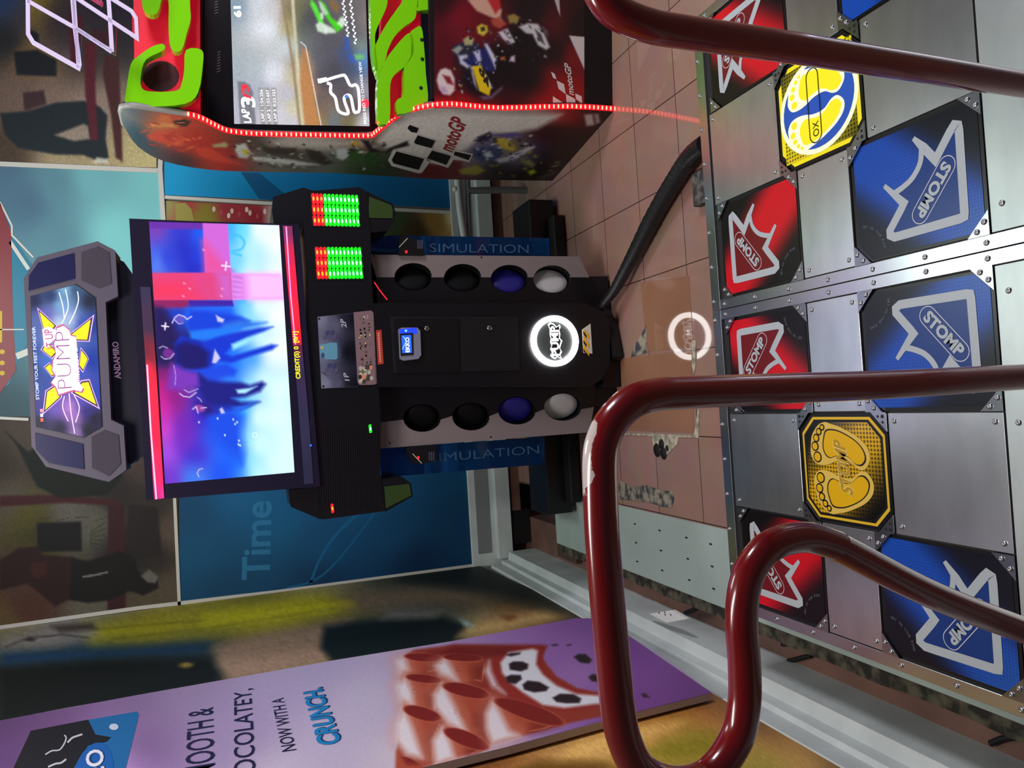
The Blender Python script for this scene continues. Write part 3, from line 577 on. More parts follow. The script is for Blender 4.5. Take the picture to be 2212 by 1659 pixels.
def bracket(par, xc, yc, sx, sy, L, holes, z=PAD_H, scr=True):
    p = MB(); p.prism([(xc, yc, z+.0035), (xc+sx*L, yc, z+.0035), (xc, yc+sy*L, z+.0035)], (0, 0, -.005), STEEL2)
    if holes:
        for u, v in ((.22, .22), (.22, .52), (.52, .22)): p.disc((xc+sx*L*u, yc+sy*L*v, z+.0042), (0, 0, 1), .0045 if u == v else .0033, BLK, 12)
    o = p.build('corner_bracket', par)
    if scr:
        for u, v in ((.2, .55), (.55, .2)): screw(xc+sx*L*u, yc+sy*L*v, z+.0035, o)
def arrow_tile(par, xc, yc, cx, cy, col, lab):
    """xc, yc: the tile corner its arrow points to; cx, cy: signs of that direction"""
    P = lambda a, b, z=0: V3((xc-cx*a*A_, yc-cy*b*R_, PAD_H+z))
    M = lambda a, b: (xc-cx*a*A_, yc-cy*b*R_)
    p = MB(); xs = sorted((xc, xc-cx*A_)); ys = sorted((yc, yc-cy*R_)); g = .004
    p.prism(chamf(xs[0]+g, xs[1]-g, ys[0]+g, ys[1]-g, .03, PAD_H-.004), (0, 0, -.01), mat('black_tile_frame', (10, 10, 14), .3))
    o = p.build('arrow_panel', par); o['label'] = lab
    p = MB()
    red = col == 'red'
    BR, DK, LT = ((206, 14, 34), (12, 6, 12), (176, 30, 40)) if red else ((16, 74, 176), (6, 10, 26), (56, 106, 170))
    def cf(a, b):
        u = a-b; d = abs(u); k = max(0., min(1., (d-.18)/.42)); k = k*k*(3-2*k)
        t = max(0., min(1., (.25-(a+b)/2)/.25)) if not red else 0
        c = tuple(BR[i]*(1-k)+DK[i]*k for i in range(3))
        return tuple(c[i]*(1-.45*t)+LT[i]*.45*t for i in range(3))
    e = .035
    grid_print(p, lambda a, b: P(e+(1-2*e)*a, e+(1-2*e)*b, -.003), lambda a, b: cf(e+(1-2*e)*a, e+(1-2*e)*b), PDOT, 18)
    # darker halftone inside the arrow
    out = ARROW[2:16]; ar = [(.40, .575), (.45, .61), (.497, .655), (.52, .58), (.568, .497), (.66, .433), (.74, .40)]
    pg = [(a, b) for a, b in out] + [(.45, .61), (.497, .655), (.52, .58), (.568, .497), (.66, .433), (.72, .385)]
    dk = (104, 18, 26) if red else (14, 52, 120)
    p.poly([P(a, b, -.0025) for a, b in pg], PDOT2, dk)
    n = len(ARROW); wd = [.021*(.5 if k in (0, n-1) else 1) for k in range(n)]
    for s4 in ribbon([M(a, b) for a, b in ARROW], wd): p.poly([(x, y, PAD_H-.002) for x, y in s4], WHITEP)
    sa = smooth_path(ARC, 5)
    for s4 in ribbon([M(v.x, v.y) for v in sa], .014): p.poly([(x, y, PAD_H-.0018) for x, y in s4], WHITEP)
    # lettering in its capsule
    E1, E2 = P(.568, .252, -.0015), P(.279, .46, -.0015)
    r = V3((cy, -cx, 0))
    if (E2-E1).dot(r) < 0: E1, E2 = E2, E1
    d = (E2-E1); L = d.length; d.normalize(); up = V3((-d.y, d.x, 0))
    pm = mat('capsule_line', (206, 204, 214) if red else (176, 190, 214), .3)
    cap = []
    for k in range(9): a = math.pi/2+math.pi*k/8; cap.append(E1+(d*math.cos(a)+up*math.sin(a))*.022)
    for k in range(9): a = -math.pi/2+math.pi*k/8; cap.append(E2+(d*math.cos(a)+up*math.sin(a))*.022)
    for s4 in ribbon([(v.x, v.y) for v in cap], .0018, True): p.poly([(x, y, PAD_H-.0018) for x, y in s4], pm)
    text(p, 'STOMP', E1-up*.015-d*.006, d*(L+.012), up*.030, WHITEP, .045)
    # small lettering on an arc beside the tail
    sm = mat('small_lettering', (96, 104, 120), .4)
    c0 = V3((xc-cx*.02, yc-cy*(R_-.02), PAD_H-.0018)); st = 'GET ON YOUR FUNK'
    ang0 = math.atan2(cy, -cx); sgn = 1 if (cx*cy) > 0 else -1
    for k, ch in enumerate(st):
        if ch == ' ': continue
        th = ang0+(k-7.5)*.085*-1; nrm = V3((math.cos(th), math.sin(th), 0)); tt = V3((nrm.y, -nrm.x, 0))
        text(p, ch, c0+nrm*.072-tt*.0025, tt*(.0048 if ch != 'I' else .0015), nrm*.007, sm, .0)
    f = p.build('printed_cover', o)
    for (sx, sy) in ((1, 1), (1, -1), (-1, 1), (-1, -1)):
        X = xs[0] if sx > 0 else xs[1]; Y = ys[0] if sy > 0 else ys[1]
        inner = (X-xc)*cx < -1e-4 and (Y-yc)*cy < -1e-4
        bracket(par, X, Y, sx, sy, .052, False)
    return o
FOOT = [(.216, .275), (.17, .33), (.15, .40), (.165, .47), (.18, .54), (.215, .64), (.27, .76), (.346, .84), (.43, .85), (.50, .79), (.497, .72), (.45, .65), (.44, .58), (.45, .50), (.478, .42), (.49, .33), (.472, .255), (.41, .215), (.346, .219), (.27, .235)]
SOLE = [(.209, .40), (.20, .47), (.215, .56), (.259, .675), (.31, .76), (.37, .81), (.43, .82), (.475, .775), (.47, .71), (.42, .64), (.405, .57), (.42, .48), (.433, .42), (.40, .37), (.339, .352), (.26, .37)]
TOES = [(.427, .293, .034), (.343, .272, .029), (.277, .292, .024), (.226, .327, .020), (.192, .367, .016)]
def _fm(u, v): return (.085+(u-.15)*1.157, .135+(v-.215)*1.047)
FOOT = [_fm(*p) for p in FOOT]; SOLE = [_fm(*p) for p in SOLE]; TOES = [_fm(u, v)+(r*1.1,) for u, v, r in TOES]
def centre_tile(par, x0, sgn, y0, lit):
    """x0 the edge next to the other stage; sgn the outward direction"""
    P = lambda u, v, z=0: V3((x0+sgn*u*B_, y0-v*Y_, PAD_H+z))
    p = MB(); xs = sorted((x0, x0+sgn*B_)); g = .003
    p.prism(chamf(xs[0]+g, xs[1]-g, y0-Y_+g, y0-g, .05, PAD_H-.002), (0, 0, -.01), mat('black_tile_frame'))
    o = p.build('centre_panel', par); o['label'] = 'lit yellow and blue footprint panel' if lit else 'yellow and black footprint panel'
    p = MB(); c = .050
    if lit:
        YE = (226, 214, 10)
        pl = chamf(xs[0]+.012, xs[1]-.012, y0-Y_+.012, y0-.012, .045, PAD_H-.001); p.poly(pl, glow(YE, .18))
        grid_print(p, lambda u, v: P(.08+.84*u, .08+.84*v, -.0006), lambda u, v: tuple(a*(1-.75*max(0, min(1, abs(u-v)*1.6-.7))) for a in YE), YDOT, 14)
        m1, m2, m3_, m4 = glow((236, 240, 200), .25), glow((24, 74, 170), .2), glow((238, 240, 210), .25), glow((234, 222, 14), .25)
        cc = P(.5, .5)
        p.add([P(.5+.43*math.cos(a*math.pi/20), .5+.46*math.sin(a*math.pi/20), 0) for a in range(40)], [tuple(range(40))], m1)
        p.add([P(.5+.385*math.cos(a*math.pi/20), .5+.415*math.sin(a*math.pi/20), .0004) for a in range(40)], [tuple(range(40))], m2)
    else:
        YE = (222, 176, 10)
        p.poly(chamf(xs[0]+.012, xs[1]-.012, y0-Y_+.012, y0-.012, .045, PAD_H-.001), paint((214, 176, 40), .3))
        p.poly(chamf(xs[0]+.019, xs[1]-.019, y0-Y_+.019, y0-.019, .043, PAD_H-.0006), paint((14, 14, 18), .3))
        pl = chamf(xs[0]+.026, xs[1]-.026, y0-Y_+.026, y0-.026, .04, PAD_H-.0003)
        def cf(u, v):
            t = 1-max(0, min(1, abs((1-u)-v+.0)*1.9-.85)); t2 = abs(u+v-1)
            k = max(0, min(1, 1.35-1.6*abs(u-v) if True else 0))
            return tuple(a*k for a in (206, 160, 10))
        # colour field: black towards the back-inner and front-outer corners
        vs = [pl[k] for k in range(8)]
        n = 20; V = []; Cc = []; Fq = []
        x0_, x1_, y0_, y1_ = xs[0]+.026, xs[1]-.026, y0-Y_+.026, y0-.026
        for j in range(n+1):
            for i in range(n+1):
                x = x0_+(x1_-x0_)*i/n; y = y0_+(y1_-y0_)*j/n; cut = .04
                dx = min(x-x0_, x1_-x); dy = min(y-y0_, y1_-y)
                if dx+dy < cut:
                    k = (cut-dx-dy)/2; x += k if x-x0_ < x1_-x else -k; y += k if y-y0_ < y1_-y else -k
                V.append((x, y, PAD_H-.0003)); u = i/n; v = j/n
                u = u if sgn < 0 else 1-u
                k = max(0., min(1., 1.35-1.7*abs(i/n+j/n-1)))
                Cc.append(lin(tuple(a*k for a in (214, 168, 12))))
        for j in range(n):
            for i in range(n): Fq.append((j*(n+1)+i, j*(n+1)+i+1, (j+1)*(n+1)+i+1, (j+1)*(n+1)+i))
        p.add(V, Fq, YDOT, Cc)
        m3_, m4 = paint((214, 182, 84), .3), paint((216, 170, 12), .3)
    bk = paint((16, 12, 8), .3)
    for mir in (0, 1):
        k_ = .86 if lit else 1.0
        T = (lambda u, v, z: P(.06*lit+u*k_, v, z)) if not mir else (lambda u, v, z: P(1.0-.06*lit-u*k_, v+.02, z))
        sp = [T(v.x, v.y, .0010+mir*.0002) for v in smooth_path(FOOT, 3, True)]
        p.poly(sp, m3_)
        if not lit:
            cen = (.30, .52)
            p.poly([T(.31+(v.x-.31)*.98, .53+(v.y-.53)*.975, .0015) for v in smooth_path(SOLE, 3, True)], bk)
        p.poly([T(.31+(v.x-.31)*(.90 if not lit else 1), .53+(v.y-.53)*(.92 if not lit else 1), .0019) for v in smooth_path(SOLE, 3, True)], m4)
        for tx, ty, tr in TOES:
            for rr, mm, zz in ((tr+.012, bk if not lit else m3_, .0016), (tr, m4, .0021)):
                p.add([T(tx+rr*1.05*math.cos(a*math.pi/8), ty+rr*math.sin(a*math.pi/8), zz) for a in range(16)], [tuple(range(16))], mm)
    if not lit:
        a0 = P(.86 if sgn < 0 else .14, .515, .0026); a1 = P(.14 if sgn < 0 else .86, .42, .0026); a0 = P(.73, .535, .0026); a1 = P(.27, .475, .0026)
        if sgn > 0: a0, a1 = a1, a0
        text(p, 'STOMP', a0+V3((0, -.025, -.0004)), a1-a0, V3((0, .046, 0)), paint((232, 214, 150), .3), .06, .25)
        text(p, 'STOMP', a0+V3((.001, -.023, 0)), a1-a0, V3((0, .042, 0)), paint((176, 138, 30), .3), .03, .25)
    else:
        cap = []
        for k in range(9): a = math.pi/2+math.pi*k/8; cap.append((x0+sgn*.24*B_+.022*sgn*math.cos(a), y0-.47*Y_+.022*math.sin(a)))
        for k in range(9): a = -math.pi/2+math.pi*k/8; cap.append((x0+sgn*.76*B_+.022*sgn*math.cos(a), y0-.47*Y_+.022*math.sin(a)))
        for s4 in ribbon(cap, .003, True): p.poly([(x, y, PAD_H+.003) for x, y in s4], bk)
        text(p, 'OX', P(.22, .51, .003), V3((.04, 0, 0)), V3((0, .022, 0)), bk, 0)
    p.build('printed_cover', o)
    for sx, X in ((1, xs[0]), (-1, xs[1])):
        for sy, Y in ((1, y0-Y_), (-1, y0)): bracket(par, X, Y, sx, sy, .048, True, PAD_H+.001, scr=False)
    return o
# handrails -----------------------------------------------------------------
REDP = bpy.data.materials.new('chipped_red_paint'); REDP.use_nodes = True
def _red():
    nt = REDP.node_tree; b = nt.nodes['Principled BSDF']; L = nt.links.new
    tc = nt.nodes.new('ShaderNodeTexCoord'); nz = nt.nodes.new('ShaderNodeTexNoise'); nz.inputs['Scale'].default_value = 26; nz.inputs['Detail'].default_value = 5
    at = nt.nodes.new('ShaderNodeAttribute'); at.attribute_name = 'Col'      # where hands have worn the paint
    ad = nt.nodes.new('ShaderNodeMath'); ad.operation = 'ADD'
    rp = nt.nodes.new('ShaderNodeMapRange'); rp.inputs['From Min'].default_value = .98; rp.inputs['From Max'].default_value = 1.02
    mx = nt.nodes.new('ShaderNodeMix'); mx.data_type = 'RGBA'; mx.inputs['A'].default_value = (*lin((116, 11, 17)), 1); mx.inputs['B'].default_value = (*lin((196, 184, 180)), 1)
    L(tc.outputs['Object'], nz.inputs['Vector']); L(nz.outputs['Fac'], ad.inputs[0]); L(at.outputs['Fac'], ad.inputs[1]); L(ad.outputs[0], rp.inputs['Value'])
    L(rp.outputs[0], mx.inputs['Factor']); L(mx.outputs['Result'], b.inputs['Base Color'])
    b.inputs['Roughness'].default_value = .22; b.inputs['Coat Weight'].default_value = .5
_red()
RP = Plane((0, -1.2, 1.15), (0, -.90, -.08))
def rail(px, par, wear, lab):
    P = smooth_path([RP.at(p) for p in px], 7); n = len(P); seg = 24; q = MB(); q.tube(P, .0245, REDP, seg)
    cols = []
    for v in q.v[:n*seg]:
        w = 0.0
        for c, r, nx_ in wear:
            d = (V3(v)-RP.at(c)).length
            if d < r: w = max(w, .9*(1-(d/r)**2))
        cols.append((w, w, w))
    # wear only on the outer side, where hands slide along
    for i in range(n):
        for k in range(seg):
            nv = (V3(q.v[i*seg+k])-P[i]).normalized(); s_ = max(0., nv.dot(V3((.1, .1, 1.0)).normalized()))
            cols[i*seg+k] = tuple(c*s_**1.3 for c in cols[i*seg+k])
    for i in range(n*seg): q.c[i] = cols[i]
    for i in range(n*seg, len(q.v)): q.c[i] = (0, 0, 0)
    o = q.build('handrail', par); o['label'] = lab
    return o
LR = [(2262, 812), (2212, 814), (1950, 829), (1700, 839), (1480, 848), (1410, 854), (1368, 868), (1330, 900), (1307, 940), (1296, 990), (1298, 1100), (1304, 1200), (1313, 1310), (1323, 1417), (1334, 1527), (1350, 1602), (1385, 1665), (1455, 1694), (1530, 1676), (1588, 1602), (1607, 1527), (1608, 1440), (1602, 1344), (1608, 1270), (1630, 1215), (1672, 1175), (1737, 1160), (1800, 1176), (1829, 1191), (2012, 1284), (2212, 1362), (2290, 1390)]
RR = [(2262, 191), (2212, 184), (2036, 155), (1861, 127), (1670, 97), (1480, 70), (1400, 55), (1330, 25), (1295, -20), (1282, -80), (1275, -200), (1270, -320), (1275, -430), (1300, -500), (1360, -545), (1500, -570), (1800, -600), (2100, -640), (2262, -665)]
def stage(sg, lab):
    cx0 = sg*PWD/2
    t = thing('dance_stage', (cx0, -F_/2, 0), lab, 'dance stage')
    X = lambda a: sg*a
    xs = sorted((X(.001), X(PWD))); YF = -(F_+.30)
    p = MB(); p.box(xs[0]+.006, xs[1]-.006, YF+.01, -.006, 0.012, PAD_H-.008, mat('stage_core', (26, 26, 28), .6)); p.build('base', t)
    # rims
    p = MB(); p.box(xs[0], xs[1], -.045, 0, PAD_H-.05, PAD_H+.001, RIM); p.box(xs[0], xs[1], -.004, .001, .02, PAD_H-.05, RIM); o = p.build('rear_rim', t, bevel=.001)
    for k in range(9): screw(xs[0]+.03+k*(PWD-.06)/8, -.012, PAD_H+.001, o)
    for a0, a1 in ((.001, S_), (PWD-S_, PWD)):
        p = MB(); x = sorted((X(a0), X(a1))); p.box(x[0], x[1], YF, -.046, PAD_H-.05, PAD_H+.001, RIM); o = p.build('side_rim', t, bevel=.001)
        for k in range(8): screw((x[0]+x[1])/2, -.07-k*.155, PAD_H+.001, o)
    c0, c1, c2, c3 = S_, S_+A_, S_+A_+B_, S_+2*A_+B_
    y0, y1, y2, y3 = -b_+.016, -(b_+R_), -(b_+R_+M_), -F_
    yt = -(b_+R_+M_/2-Y_/2); yb = yt-Y_
    E = .022
    sc = lambda xa, xb, ya, yb_, fr=.06: [(xa+fr*.5, ya-fr*.5)]
    def corners(a, b, ya, yb_, e=E):
        x0_, x1_ = sorted((X(a), X(b))); return [(x0_+e, ya-e), (x1_-e, ya-e), (x0_+e, yb_+e), (x1_-e, yb_+e)]
    plate(t, X(c1), X(c2), y0, yt, STEEL, corners(c1, c2, y0, yt))
    plate(t, X(c0), X(c1), y1, y2, STEEL, corners(c0, c1, y1, y2))
    plate(t, X(c2), X(c3), y1, y2, STEEL, corners(c2, c3, y1, y2))
    plate(t, X(c1), X(c2), yb, y3, STEEL, corners(c1, c2, yb, y3))
    plate(t, X(S_), X(PWD-S_), y3, YF, STEELF, [(X(a), y3-.03) for a in (.09, .36, .62, .88)]+[(X(a), YF+.03) for a in (.09, .36, .62, .88)])
    L = 'left' if sg < 0 else 'right'
    yb0 = -b_+.004
    arrow_tile(t, X(c0), -b_, -sg, 1, 'red', 'red arrow panel by the stage joint')
    arrow_tile(t, X(c3), -b_, sg, 1, 'red', 'red arrow panel at the outer rear corner')
    arrow_tile(t, X(c0), -F_, -sg, -1, 'blue', 'blue arrow panel by the stage joint')
    arrow_tile(t, X(c3), -F_, sg, -1, 'blue', 'blue arrow panel at the outer front corner')
    centre_tile(t, X(c1), sg, yt, sg > 0)
    for xx in (xs[0]+.05, xs[1]-.05):
        for yy in (-.06, YF+.06):
            f = MB(); f.lathe((xx, yy, 0), (0, 0, 1), [(.0, 0), (.03, 0), (.03, .006), (.012, .008), (.012, .02)], BLK, 16); f.build('foot', t)
    return t
st1 = stage(-1, 'left steel dance stage with a black and yellow footprint centre')
rail(LR, st1, [((1296, 960), .07, 0), ((1290, 1010), .06, 0), ((1292, 1070), .035, 0), ((1330, 900), .045, 0)], 'dark red bent handrail with paint chipped off its shoulder')
st2 = stage(1, 'right steel dance stage with a lit blue and yellow footprint centre')
rail(RR, st2, [], 'dark red bent handrail running out at the top right')
# fat black hose from the cabinet to the stages, and the rubber block beside its end
mb = MB(); hp = smooth_path([PZ(.11).at((1284, 690)), PZ(.085).at((1302, 660)), PZ(.06).at((1330, 622)), PZ(.045).at((1368, 552)), PZ(.042).at((1416, 460)), PZ(.045).at((1458, 388)), PZ(.05).at((1492, 338)), PZ(.06).at((1524, 312))], 14)
n = len(hp); RB = mat('black_hose', (20, 21, 23), .42)
mb.tube(hp, [(.011+.0245*min(1, (i/(n-1))*1.9))*(1+.035*math.sin(i*2.4)) for i in range(n)], RB, 20)
tag(mb.build('cable_hose'), 'fat black corrugated hose curving across the tiles from the cabinet to the stage', 'hose')
mb = MB(); mb.box(.425, .548, .02, .29, 0, .035, mat('worn_rubber', (44, 44, 46), .8, noise=((30, 30, 30), .45, .6, (90, 88, 84)))); tag(mb.build('rubber_block', bevel=.004), 'worn black rubber block on the tiles behind the right stage', 'block')
# ================================================================== THE DANCE CABINET
cab = thing('dance_arcade_cabinet', (0, 1.3, 0), 'tall black dance arcade cabinet with a big blue video screen and a white glowing ring', 'arcade machine')
def solid(name, pl, pts, depth, m, par=cab, bevel=.003, off=0.0, label=None):
    q = MB(); q.prism([pl.at(p, off) for p in pts], -pl.n*depth, m); o = q.build(name, par, bevel)
    if label: o['label'] = label
    return o
BODY = mat('cabinet_black', (11, 12, 18), .36)
GREY = mat('cabinet_grey_strip', (120, 112, 112), .5)
P106, P105, P097, P098, P103 = PY(1.06), PY(1.05), PY(.97), PY(.98), PY(1.035)
# plinth and rear base
q = MB(); q.box(-.30, .30, 1.06, 1.62, .012, .16, BODY); q.box(-.22, .10, 1.01, 1.1, .012, .10, BODY); q.build('plinth', cab, .004)
q = MB()
q.prism([PZ(.012).at(p) for p in [(1290, 690), (1318, 668), (1333, 700), (1346, 770), (1330, 790), (1310, 850), (1290, 860)]], (0, 0, .05), BLK); q.build('foot_plate', cab, .003)
q = MB(); q.box(-.86, .80, 1.60, 1.86, .03, .17, BODY); q.box(-.80, .70, 1.52, 1.60, .012, .07, BLK); q.build('rear_base', cab, .006)
# body, grey strips, speakers
solid('body', PY(1.13), [(800, 551), (1243, 556), (1270, 600), (1292, 640), (1300, 700), (1300, 810), (1292, 870), (1283, 885), (1270, 934), (821, 968)], .44, BODY)
SPK = {1: [(893, 598), (1000, 600), (1101, 602), (1193, 603)], -1: [(912, 903), (1018, 900), (1117, 887), (1216, 879)]}
EDG = {1: ((813, 599), (1273, 599)), -1: ((820, 913), (1283, 879))}
RXS, RYS = 41, 30
def edge_arcs(sg, side, x0=None):
    """inner edge of the strip from top to bottom, stepping round the round openings on one side of it"""
    (xa, ya), (xb, yb) = EDG[sg]; L = lambda x: ya+(yb-ya)*(x-xa)/(xb-xa); out = [(xa, ya)]
    for cx, cy in SPK[sg]:
        t = math.asin((L(cx)-cy)/RYS); n = 14
        a0, a1 = math.pi-t, (2*math.pi+t if side < 0 else t)
        for k in range(n+1): a_ = a0+(a1-a0)*k/n; out.append((cx+RXS*math.cos(a_), cy+RYS*math.sin(a_)))
    return out+[(xb, yb)]
for sg in (1, -1):
    so = [(1251, 554), (798, 550)] if sg > 0 else [(1273, 934), (821, 969)]
    o = solid('side_strip', P105, edge_arcs(sg, -sg)+so, .012, GREY, bevel=0)
    q = MB()
    for p in ([(808, 553), (1040, 556)] if sg > 0 else [(842, 957), (1060, 944)]): q.disc(P105.at(p, .0012), (0, -1, 0), .004, BLK, 10)
    q.build('screw', o)
    solid('baffle', PY(1.051), edge_arcs(sg, sg)+([(1290, 640), (1296, 668), (815, 668)] if sg > 0 else [(1290, 820), (816, 820)]), .010, BODY, bevel=0)
CUPB = mat('cup_black', (10, 10, 13), .5)
CONE = [mat('cone_black', (7, 8, 11), .7, spec=.2), mat('cone_black'), mat('lens_blue', (26, 24, 110), .5, emit=.02, ec=(40, 30, 160)), mat('lens_frosted', (176, 178, 180), .4, emit=.03)]
for sg in (1, -1):
    for k, c in enumerate(SPK[sg]):
        E1_ = [P105.at((c[0]+RXS*math.cos(a_*math.pi/18), c[1]+RYS*math.sin(a_*math.pi/18)), -.001) for a_ in range(36)]
        q = MB(); q.add(E1_+[p+V3((-.006*sg, .075, 0)) for p in E1_], [(i, (i+1) % 36, 36+(i+1) % 36, 36+i) for i in range(36)], CUPB, smooth=True)
        s_ = q.build('speaker_cup', cab)
        cen = sum(E1_, V3((0, 0, 0)))/36+V3((-.004*sg, .034, -.002)); rx = (E1_[0]-E1_[18]).length/2*.90; rz = (E1_[9]-E1_[27]).length/2*.90; vs = []
        for rr, dy in ((1.0, 0), (.97, -.004), (.6, -.007), (.001, -.008)):
            vs += [cen+V3((rz*rr*math.sin(a_*math.pi/18), dy+rz*rr*math.sin(a_*math.pi/18)*.45*sg, rx*rr*math.cos(a_*math.pi/18))) for a_ in range(36)]
        q = MB(); q.add(vs, [(j*36+i, j*36+(i+1) % 36, (j+1)*36+(i+1) % 36, (j+1)*36+i) for j in range(3) for i in range(36)], CONE[k], smooth=True)
        o = q.build('lens' if k > 1 else 'speaker_cone', s_); o['label'] = ['black speaker cone', 'black speaker cone', 'dim blue lamp lens', 'frosted white lamp lens'][k]
# centre column
q = MB(); q.tube([P097.at(p, .006) for p in [(808, 610), (820, 628), (836, 648)]], .0022, glow((230, 20, 40), 1.3), 8); q.build('edge_light', cab)
solid('centre_column', P097, [(806, 655), (1262, 655), (1300, 672), (1316, 690), (1318, 780), (1300, 820), (1272, 836), (812, 836)], .12, BODY, bevel=.006)
PC = PY(.97)
FR = mat('door_black', (14, 15, 19), .5); SILV = mat('silver_plastic', (150, 156, 176), .3, .4)
door = solid('coin_door', PC, [(842, 684), (1118, 684), (1122, 800), (850, 806)], .004, FR, off=.005)
solid('upper_recess', PC, [(850, 690), (990, 688), (992, 800), (856, 804)], .004, mat('door_inner', (9, 10, 13), .4), door, off=.0095)
for p in ((921, 710), (1056, 709)):
    q = MB(); q.lathe(PC.at(p, .005), (0, -1, 0), [(.0115, 0), (.0105, .008), (.006, .0095), (.0001, .0095)], mat('lock_steel', (150, 150, 150), .25, 1.0), 20); q.build('lock', door)
cr = solid('card_acceptor', PC, [(859, 712), (866, 709), (899, 709), (905, 716), (907, 768), (901, 776), (870, 780), (862, 776)], .022, SILV, cab, off=.024, label='silver card acceptor glowing blue with a small lit screen')
q = MB()
ppoly(q, PC, [(860, 713), (896, 709), (898, 722), (861, 722)], glow((20, 50, 255), 1.6), .0255)
ppoly(q, PC, [(861, 722), (889, 720), (890, 768), (863, 770)], BLK, .0265)
ppoly(q, PC, [(864, 726), (885, 725), (887, 763), (866, 764)], glow((30, 90, 210), .9), .028)
ptext(q, PC, 'EKKO', (882, 762), (881, 730), (-9, .6), glow((210, 220, 255), 1.2), .029, .03)
pstroke(q, PC, [(866, 756), (875, 738), (868, 728)], 1.2, glow((170, 200, 255), 1), .0285)
pellipse(q, PC, (874, 716), 2.2, 2.2, glow((90, 220, 255), 3), .027)
q.build('screen', cr)
# the glowing ring with its lettering
rc = PC.at((1196.5, 737)); q = MB(); RW = glow((255, 252, 250), 9.0)
q.lathe(rc, (0, -1, 0), [(.1, 0), (.112, .004), (.112, .016), (.088, .016), (.087, .003)], RW, 56)
ring = q.build('ring_lamp', cab); ring['label'] = 'white glowing ring lamp'
q = MB(); q.disc(rc+V3((0, -.006, 0)), (0, -1, 0), .0885, mat('ring_disc', (70, 76, 78), .5), 48)
LG = [(-.082, .002), (-.072, -.008), (-.084, -.03), (-.064, -.024), (-.05, -.033), (-.034, -.024), (-.018, -.03), (.0, -.038), (.012, -.026), (.03, -.03), (.05, -.026), (.06, -.034), (.074, -.03), (.064, -.014), (.076, -.004), (.084, .014), (.076, .028), (.064, .024), (.052, .020), (.03, .022), (.012, .018), (-.006, .022), (-.02, .016), (-.036, .024), (-.05, .016), (-.064, .026), (-.074, .018)]
W1 = glow((255, 252, 255), 1.6); gm = mat('logo_gap', (30, 30, 36), .5)
q.poly([rc+V3((x*.98, -.008, z*.98)) for x, z in LG], W1)
q.poly([rc+V3((x*.90, -.0086, z*.78)) for x, z in LG], gm)
text(q, 'PUMP', rc+V3((-.066, -.0092, -.019)), V3((.132, 0, 0)), V3((0, 0, .036)), W1, .035)
q.build('logo_disc', ring)
# warning sticker, red label, song strip, instruction plate
PS = PY(.964)
q = MB(); q.prism([PC.at(p, .003) for p in [(1257, 712), (1275, 699), (1279, 764), (1260, 762)]], (0, .002, 0), paint((206, 204, 190), .4))
for k in range(3):
    y = 704+k*19
    ppoly(q, PC, [(1258.6+max(0, 712-y)*.3, max(y, 712)), (1259, y+11), (1272, y+28+(k < 2)*4), (1272, y+20)], paint((232, 170, 40), .4), .004)
    ppoly(q, PC, [(1259, y+11), (1259.4, min(y+18, 760)), (1266, min(y+27, 761)), (1266, y+21)], paint((24, 22, 20), .4), .0044)
q.build('warning_sticker', cab)
# control deck and its wings
deck = [(655, 480), (668, 470), (676, 412), (777, 404), (793, 415), (800, 500), (803, 600), (806, 655), (818, 712), (822, 790), (818, 835), (822, 900), (822, 1036), (832, 1104), (700, 1122), (690, 1060), (672, 1052), (668, 900), (664, 700), (662, 580)]
PD = PY(.975)
solid('control_deck', PD, deck, .30, BODY, bevel=.006)
for pts, lp, lab in (([(590, 425), (655, 405), (678, 412), (676, 500), (640, 488), (592, 486), (587, 455)], None, 0), ([(623, 1060), (690, 1050), (702, 1122), (690, 1121), (628, 1095)], None, 0)):
    solid('wing', PY(.99), pts, .2, BODY, bevel=.006)
GRN = mat('green_lamp_lens', (44, 66, 26), .4)
for pts, lens in (([(778, 405), (790, 412), (848, 440), (856, 462), (852, 480), (838, 498), (800, 503), (790, 470)], [(797, 425), (844, 443), (848, 452), (848, 472), (795, 471)]), ([(822, 1036), (868, 1029), (888, 1044), (892, 1072), (832, 1106), (824, 1080)], [(830, 1051), (884, 1045), (888, 1070), (833, 1098)])):
    w = solid('wing', PY(.98), pts, .2, BODY, bevel=.005)
    solid('lamp_lens', PY(.98), lens, .003, GRN, w, .0, off=.004, label='dark green lamp lens')
# LED meters
RL, GL = glow((255, 16, 30), 1.3), glow((10, 240, 20), 1.25); RC_, GC_ = glow((255, 150, 40), 1.6), glow((150, 255, 210), 2.2)
def led_mesh(m, mc):
    q = MB(); out = [V3((x, 0, z)) for x, z in ((-.020, .006), (.017, .0078), (.0215, .003), (.0215, -.004), (-.017, -.0075), (-.0215, -.002))]
    q.prism(out, (0, .004, 0), m); q.add([(.009*math.cos(a*math.pi/6), -.0006, .0036*math.sin(a*math.pi/6)) for a in range(12)], [tuple(range(12))], mc); o = q.build('led', None); me = o.data; bpy.data.objects.remove(o); return me
LR_, LG_ = led_mesh(RL, RC_), led_mesh(GL, GC_)
def led(me, px, par, pl=PD, off=.004):
    o = bpy.data.objects.new('led', me); COL.objects.link(o); o.location = pl.at(px, off); o.parent = par; o.matrix_parent_inverse = Matrix.Translation(-par.location); return o
